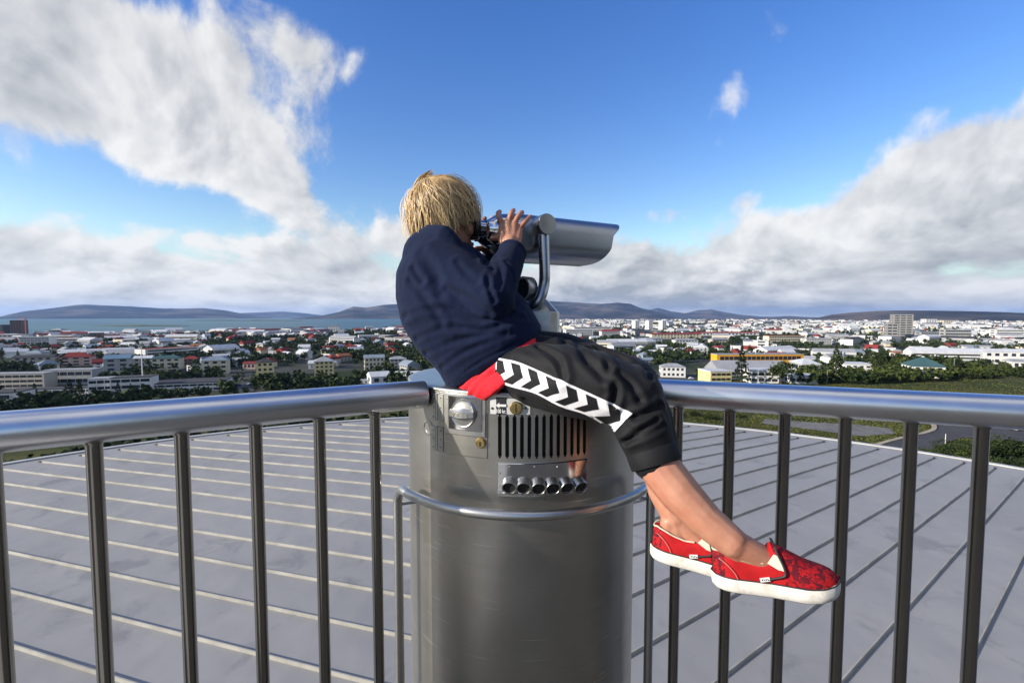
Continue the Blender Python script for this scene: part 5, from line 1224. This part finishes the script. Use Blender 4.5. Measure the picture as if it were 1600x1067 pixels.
while nh < 300 and tries < 9000:
    tries += 1; px = rh.uniform(-5, 1605)
    if 640 < px < 865: continue
    py = 519 + 62 * rh.random() ** 1.9
    if px > 865: py = 511 + 62 * rh.random() ** 1.7
    if px > 1280: py = min(py, 563)
    p = ground_at(px, py); r = p.xy.length
    if r > 1650 and px < 640: continue
    big = 1.0 + .5 * rh.random(); w, d, h = rh.uniform(9, 15) * big, rh.uniform(8, 11), rh.uniform(4.5, 8.5)
    if not free(p.x, p.y, 9): continue
    TAKEN.append((p.x, p.y, 7)); east = px > 800
    wts = [4, 3, 4, 2, 2, 1.5, 1, 1, 1.5, 1, 2] if not east else [2.5, 3, 6, 1, 1.5, 1.5, .8, .6, 1.5, .5, 5]
    c = rh.choices(COMB, wts)[0]; wme, rme = small_house(*c)
    o = link('house', wme, None, p, R(rh.choice((15, 30, -20, 70, 45, -40, 5)) + rh.uniform(-6, 6)), (w, d, h))
    lab = f'small {c[0]} house with {WORD.get(c[1], c[1])} roof ' + beside(px, py, 6); tag(o, ' '.join(lab.split()[:16]), 'house', lab)
    child('roof', rme, o, (0, 0, 1.0))
    if r < 620:
        for f in range(2):
            for cc in (-.28, 0, .28): child('window', WIN_ME, o, (cc, -.505, .28 + .42 * f), (.14, .02, .17))
            child('window', WIN_ME, o, (-.505, -.2, .28 + .42 * f), (.02, .16, .17)); child('window', WIN_ME, o, (.505, -.2, .28 + .42 * f), (.02, .16, .17))
    nh += 1
# --- the rest of the town, too far to tell apart
far_m = [wm('wall_far_white', (.56, .56, .55)), WALL['cream'], WALL['grey'], ROOF['red'], ROOF['grey'], ROOF['white'], ROOF['dark'], win_m]
fb = MB(); fv, ff, fmi = [], [], []
def fbox(x, y, z, w, d, h, yaw, mw_, mr_, band=False):
    c, s_ = math.cos(yaw), math.sin(yaw); o = len(fv)
    for zz in (-1, h):
        for ax, ay in ((-w, -d), (w, -d), (w, d), (-w, d)): fv.append((x + (ax * c - ay * s_) / 2, y + (ax * s_ + ay * c) / 2, z + zz))
    for q in ((0, 1, 5, 4), (1, 2, 6, 5), (2, 3, 7, 6), (3, 0, 4, 7)): ff.append(tuple(i + o for i in q)); fmi.append(mw_)
    if rh.random() < .55:
        for e in (-w / 2, w / 2): fv.append((x + e * c, y + e * s_, z + h + min(d * .3, 4)))
        ff.extend([(o + 4, o + 5, o + 9, o + 8), (o + 6, o + 7, o + 8, o + 9), (o + 5, o + 6, o + 9), (o + 7, o + 4, o + 8)]); fmi.extend([mr_] * 4)
    else: ff.append((o + 4, o + 5, o + 6, o + 7)); fmi.append(mr_)
    if band:
        for f in range(max(1, int(h / 3.2))):
            zc = 1.2 + f * 3.2; o = len(fv)
            for ax, zz in ((-.46, zc), (.46, zc), (.46, zc + 1.5), (-.46, zc + 1.5)): fv.append((x + ax * w * c + (d / 2 + .08) * s_, y + ax * w * s_ - (d / 2 + .08) * c, z + zz))
            ff.append((o, o + 1, o + 2, o + 3)); fmi.append(7)
nf = 0
while nf < 2900:
    px = rh.uniform(-20, 1640); east = px > 800
    r = (620 + 1050 * rh.random()) if not east else (600 + 6200 * rh.random() ** 1.5)
    a = math.atan2((px - 800) / FPX, 1); x, y = r * math.sin(a), r * math.cos(a)
    if not east and r > 1640: continue
    if noise.noise(Vector((x / 260, y / 260, 2))) < (.02 if r < 1500 else -.25): continue
    if r < 1100 and rh.random() < .5: continue
    if not free(x, y, 8): continue
    nf += 1; bigb = rh.random() < (.16 if not east else .34)
    w = rh.uniform(9, 15) if not bigb else rh.uniform(22, 60); d = rh.uniform(8, 13) if not bigb else rh.uniform(12, 22); h = rh.uniform(4, 8) if not bigb else rh.uniform(6, 14)
    fbox(x, y, tz(x, y), w, d, h, rh.choice((.2, .5, -.3, 1.2, -.9)) + rh.uniform(-.1, .1), rh.choices((0, 1, 2), (7 if east else 5, 1.2, 1.0))[0], rh.choices((3, 4, 5, 6), (1.6 if not east else .9, 2, 3, 1.5))[0], r < 1500)
me = bpy.data.meshes.new('far_town'); me.from_pydata(fv, [], ff)
for m_ in far_m: me.materials.append(m_)
me.polygons.foreach_set('material_index', fmi); ft = bpy.data.objects.new('far_town', me); col.objects.link(ft); tag(ft, 'distant low town of white houses spreading to the mountains', 'town', kind='stuff')
# ------------------------------------------------------------------ trees
def leaf_fn(c):
    def fn(T, b, co):
        oi = T.new('ShaderNodeObjectInfo'); ge = T.new('ShaderNodeNewGeometry'); pz = ge.outputs['Position']
        n1 = T.noise(pz, 0.10, 2, 0.5); n2 = T.noise(pz, 0.9, 3, 0.6)
        k = T.m('ADD', T.m('MULTIPLY', oi.outputs['Random'], 0.35), T.m('MULTIPLY', T.ss(n1, 0.35, 0.65), 0.75))
        cc = T.mix(T.ss(k, 0.1, 0.95), tuple(x * .62 for x in c), (c[0] * 2.1, c[1] * 1.65, c[2] * 1.35))
        T.l.new(T.mix(T.m('MULTIPLY', T.ss(n2, 0.35, 0.65), 0.45), cc, tuple(x * .55 for x in c)), b.inputs['Base Color'])
    return fn
leaf_ms = [mat('leaf_dark', (.024, .042, .015), .8, spec=.15, fn=leaf_fn((.024, .042, .015))), mat('leaf_mid', (.036, .058, .017), .8, spec=.15, fn=leaf_fn((.036, .058, .017))), mat('leaf_conifer', (.019, .034, .017), .8, spec=.15, fn=leaf_fn((.019, .034, .017)))]
bark = mat('bark', (.06, .045, .035), .9, var=.3, vscale=2)
def crown_data(kind, nleaf, size, seed, h=1.0):
    """leaf-clump quads in a unit-height crown; deciduous, conifer or bush"""
    r_ = np.random.default_rng(seed); V = []; F = []
    lobes = [(np.array((r_.uniform(-.17, .17), r_.uniform(-.17, .17), r_.uniform(.40, .82))), r_.uniform(.14, .25)) for _ in range(9)]
    for i in range(nleaf):
        if kind == 'conifer':
            t = r_.random() ** .75; rad = (.23 * (1 - t) + .015) * (1 + .25 * math.sin(t * 40)) * r_.uniform(.5, 1.05); a = r_.uniform(0, 2 * math.pi); c = np.array((rad * math.cos(a), rad * math.sin(a), .08 + .92 * t)); sz = size * (1.1 - .6 * t)
        else:
            lc, lr = lobes[r_.integers(len(lobes))]; d = r_.normal(size=3); d /= np.linalg.norm(d); c = lc + d * lr * r_.uniform(.65, 1.08); sz = size
            if kind == 'bush': c = c * np.array((1.7, 1.7, 1.0)); c[2] = c[2] * 1.1 - .28
        u = r_.normal(size=3); u /= np.linalg.norm(u); w = np.cross(u, r_.normal(size=3)); w /= np.linalg.norm(w); s_ = sz * r_.uniform(.6, 1.3)
        o = len(V); V += [tuple(c + u * s_), tuple(c + w * s_ * .8), tuple(c - u * s_), tuple(c - w * s_ * .8)]; F.append((o, o + 1, o + 2, o + 3))
    return V, F
def mk(name, V, F, m):
    me = bpy.data.meshes.new(name); me.from_pydata(V, [], F); me.materials.append(m); return me
CROWN = [mk('crown', *crown_data('deciduous', 420, .052, 1), leaf_ms[0]), mk('crown', *crown_data('deciduous', 420, .050, 2), leaf_ms[1]), mk('crown', *crown_data('deciduous', 420, .054, 3), leaf_ms[0]), mk('crown', *crown_data('conifer', 480, .040, 4), leaf_ms[2]), mk('crown', *crown_data('conifer', 480, .042, 5), leaf_ms[0])]
q = MB(); q.tube([(0, 0, -.06), (.004, .002, .25), (-.004, .004, .62)], [.028, .02, .006], 7)
for k in range(4):
    a = k * 1.7; q.tube([(0, 0, .26 + .07 * k), (.09 * math.cos(a), .09 * math.sin(a), .42 + .07 * k)], [.010, .003], 5)
TRUNK = q.mesh('trunk', bark)
def tree(p, h, kind, label, group):
    root = empty('conifer_tree' if kind >= 3 else 'broadleaf_tree', p, label, 'tree', group); root.scale = (h * rh.uniform(.9, 1.25), h * rh.uniform(.9, 1.25), h); root.rotation_euler.z = rh.uniform(0, 6.28)
    child('crown', CROWN[kind], root, (0, 0, 0)); child('trunk', TRUNK, root, (0, 0, 0))
def grp(px, py, kind):
    k = 'dark pointed conifer' if kind >= 3 else ('round dark leafy tree' if kind != 1 else 'round lighter green tree'); lab = ' '.join((k + ' ' + beside(px, py, 7)).split()[:16]); return lab, lab
nt = 0
named = [(25, 640, 11, 3, 'dark conifer at the corner of the white office block'), (55, 632, 12, 4, 'dark conifer left of the parked red cars'), (110, 630, 14, 3, 'tallest dark conifer in front of the low office wing'), (125, 626, 13, 4, 'conifer between the office wing and the white school'), (185, 622, 10, 3, 'dark conifer at the foot of the white school block'), (205, 622, 9, 3, 'short conifer left of the tall white mast'), (243, 608, 14, 1, 'leafy tree right of the tall white mast'), (1158, 600, 15, 3, 'tall dark conifer in front of the white balcony flats'), (1305, 598, 15, 4, 'tall conifer between the white house clusters'), (1220, 602, 10, 0, 'round tree at the end of the low white house row')]
for px, py, h, kd, lab in named:
    p = ground_at(px, py); tree(p, h, kd, lab, None); TAKEN.append((p.x, p.y, 3)); nt += 1
bands = [(0, 60, 640, 560, 600), (1, 25, 250, 622, 650), (2, 55, 640, 535, 562), (3, 70, 640, 522, 540)]
spots = []
for _ in range(40): spots.append((rh.uniform(0, 640), rh.uniform(556, 604)))
for _ in range(50): spots.append((rh.uniform(330, 640), rh.uniform(540, 575)))
for _ in range(35): spots.append((rh.uniform(0, 330), rh.uniform(538, 560)))
for _ in range(40): spots.append((rh.uniform(880, 1120), rh.uniform(545, 592)))
for _ in range(65): spots.append((rh.uniform(1270, 1600), rh.uniform(546, 586)))
for _ in range(60): spots.append((rh.uniform(1110, 1420), rh.uniform(535, 560)))
for px, py in spots:
    p = ground_at(px, py)
    if not free(p.x, p.y, 2.5): continue
    r = p.xy.length; kd = rh.choices((0, 1, 2, 3, 4), (3, 2, 3, 1.6, 1.2))[0]; lab, g = grp(px, py, kd); tree(p, rh.uniform(8, 14) if px < 1270 else rh.uniform(5, 9), kd, lab, g); nt += 1
    if nt >= 298: break
# woods too dense to count: tree belts between the houses, and the slope below the roof
SM = [crown_data('deciduous', 56, .125, 21), crown_data('deciduous', 56, .125, 22), crown_data('deciduous', 52, .13, 24), crown_data('conifer', 54, .09, 23)]
SMn = [(np.array(V), np.array(F)) for V, F in SM]
def woods(name, pts, label, m):
    Vs, Fs = [], []; o = 0
    for (x, y, z, h) in pts:
        V, F = SMn[rh.randrange(4)]; a = rh.uniform(0, 6.28); c, s_ = math.cos(a), math.sin(a); V2 = V @ np.array(((c, s_, 0), (-s_, c, 0), (0, 0, 1))) * np.array((h * 1.15, h * 1.15, h)) + np.array((x, y, z - .12 * h)); Vs.append(V2); Fs.append(F + o); o += len(V)
    V = np.concatenate(Vs); F = np.concatenate(Fs); me = bpy.data.meshes.new(name); me.vertices.add(len(V)); me.vertices.foreach_set('co', V.ravel()); me.loops.add(F.size); me.loops.foreach_set('vertex_index', F.ravel()); me.polygons.add(len(F)); me.polygons.foreach_set('loop_start', np.arange(0, F.size, 4)); me.update(calc_edges=True); me.materials.append(m)
    ob = bpy.data.objects.new(name, me); col.objects.link(ob); return tag(ob, label, 'woods', kind='stuff')
pts = []
while len(pts) < 9600:
    px = rh.uniform(-30, 1640); east = px > 800; r = 330 + 1330 * rh.random() ** 1.05 if not east else 400 + 3000 * rh.random() ** 1.7
    a = math.atan2((px - 800) / FPX, 1); x, y = r * math.sin(a), r * math.cos(a)
    if noise.noise(Vector((x / 120, y / 120, 7))) < (-.10 if not east else -.12): continue
    if not free(x, y, 1.5): continue
    zz = tz(x, y)
    if px > 1200 and 494 - 720 * zz / y > 588 - max(0, px - 1400) * .06: continue
    pts.append((x, y, zz, rh.uniform(6, 12.5)))
woods('woodland', pts, 'dark green tree belts between the houses of the town', leaf_ms[0])
pts = []
while len(pts) < 1150:                                              # west and north slope right under the roof edge
    px = rh.uniform(-40, 1000); r = rh.uniform(55, 175); a = math.atan2((px - 800) / FPX, 1); x, y = r * math.sin(a), r * math.cos(a)
    if px > 640 and r > 150: continue
    pts.append((x, y, tz(x, y), rh.uniform(4, 8)))
woods('slope_woodland', pts, 'dense dark wood on the slope under the metal roof edge', leaf_ms[2])
pts = []
while len(pts) < 420:                                               # belt at the foot of the eastern knoll
    px = rh.uniform(1230, 1640); py = rh.uniform(584, 601) - max(0, px - 1360) * .045; p = ground_at(px, py); pts.append((p.x, p.y, p.z, rh.uniform(2.5, 6)))
for _ in range(160):
    px = rh.uniform(1380, 1640); py = rh.uniform(564, 582); p = ground_at(px, py)
    if free(p.x, p.y, 3): pts.append((p.x, p.y, p.z, rh.uniform(3, 7)))
woods('hedge_belt', pts, 'low green bushes along the foot of the grassy knoll', leaf_ms[1])
# bushes by the road
BUSH = [mk('bush', *crown_data('bush', 1700, .030, 31), leaf_ms[0]), mk('bush', *crown_data('bush', 1700, .032, 32), leaf_ms[1])]
for i, (px, py, h, lab) in enumerate(((1455, 722, 3.6, 'dark bush at the roof edge, first from the road bend'), (1490, 716, 4.2, 'dark bush behind the baluster, second from the road bend'), (1530, 718, 4.6, 'tall bush between two right-hand balusters'), (1565, 712, 5.2, 'tallest dark bush near the picture edge'), (1605, 716, 5.0, 'dark bush cut by the picture edge'), (1512, 735, 4.0, 'low bush hugging the roof edge'), (1580, 742, 4.4, 'broad bush hugging the roof edge by the picture edge'), (1110, 655, 2.6, 'olive bush on the grass left of the gravel path'), (1085, 650, 2.2, 'small olive bush beside the first baluster'), (1150, 652, 2.4, 'olive bush just above the roof edge near the path'))):
    p = ground_at(px, py); o = link('bush', BUSH[i % 2], None, p, rh.uniform(0, 6), (h * 1.3, h * 1.3, h)); tag(o, lab, 'bush', 'bushes on the hillside')
GP = [[ground_at(*p).xy for p in poly] for poly in POLY[:2]]
def inroad(x, y):
    for poly in GP:
        c = False
        for (x0, y0), (x1, y1) in zip(poly, poly[1:] + poly[:1]):
            if (y0 > y) != (y1 > y) and x < (x1 - x0) * (y - y0) / (y1 - y0) + x0: c = not c
        if c: return True
    return False
# grass tufts on the near slope
gm = mat('dry_grass', (.066, .074, .022), .9, spec=.1, var=.35, vscale=.08); V, F = [], []
for i in range(26000):
    px = rh.uniform(1000, 1650); py = 596 + 130 * rh.random(); p = None
    d = pdir(px, py); t = -31 / d.z
    x, y = d.x * t + rh.uniform(-3, 3), d.y * t + rh.uniform(-3, 3); r = math.hypot(x, y)
    if not 60 < r < 330: continue
    if inroad(x, y): continue
    z = tz(x, y); h = rh.uniform(.08, .3); a = rh.uniform(0, 6.28); w = rh.uniform(.1, .35); o = len(V)
    V += [(x - w * math.cos(a), y - w * math.sin(a), z - .1), (x + w * math.cos(a), y + w * math.sin(a), z - .1), (x + w * .7 * math.cos(a), y + w * .7 * math.sin(a), z + h), (x - w * .7 * math.cos(a), y - w * .6 * math.sin(a), z + h * .8)]; F.append((o, o + 1, o + 2, o + 3))
g_ = mk('grass', V, F, gm); go = bpy.data.objects.new('grass', g_); col.objects.link(go); tag(go, 'dry yellow-green grass on the hillside below the railing', 'grass', kind='stuff')
# ------------------------------------------------------------------ haze
hz = MB(); hz.box((0, 0, 213), (57000, 57000, 556)); hm = bpy.data.materials.new('haze'); hm.use_nodes = True; T = NT(hm.node_tree); T.n.remove(T.n['Principled BSDF'])
vol = T.new('ShaderNodeVolumePrincipled'); vol.inputs['Color'].default_value = (.32, .54, 1.0, 1); vol.inputs['Density'].default_value = 2.8e-5; vol.inputs['Anisotropy'].default_value = .15
T.l.new(vol.outputs[0], T.n['Material Output'].inputs['Volume']); ho = hz.build('haze', hm, smooth=0); tag(ho, kind='stuff')
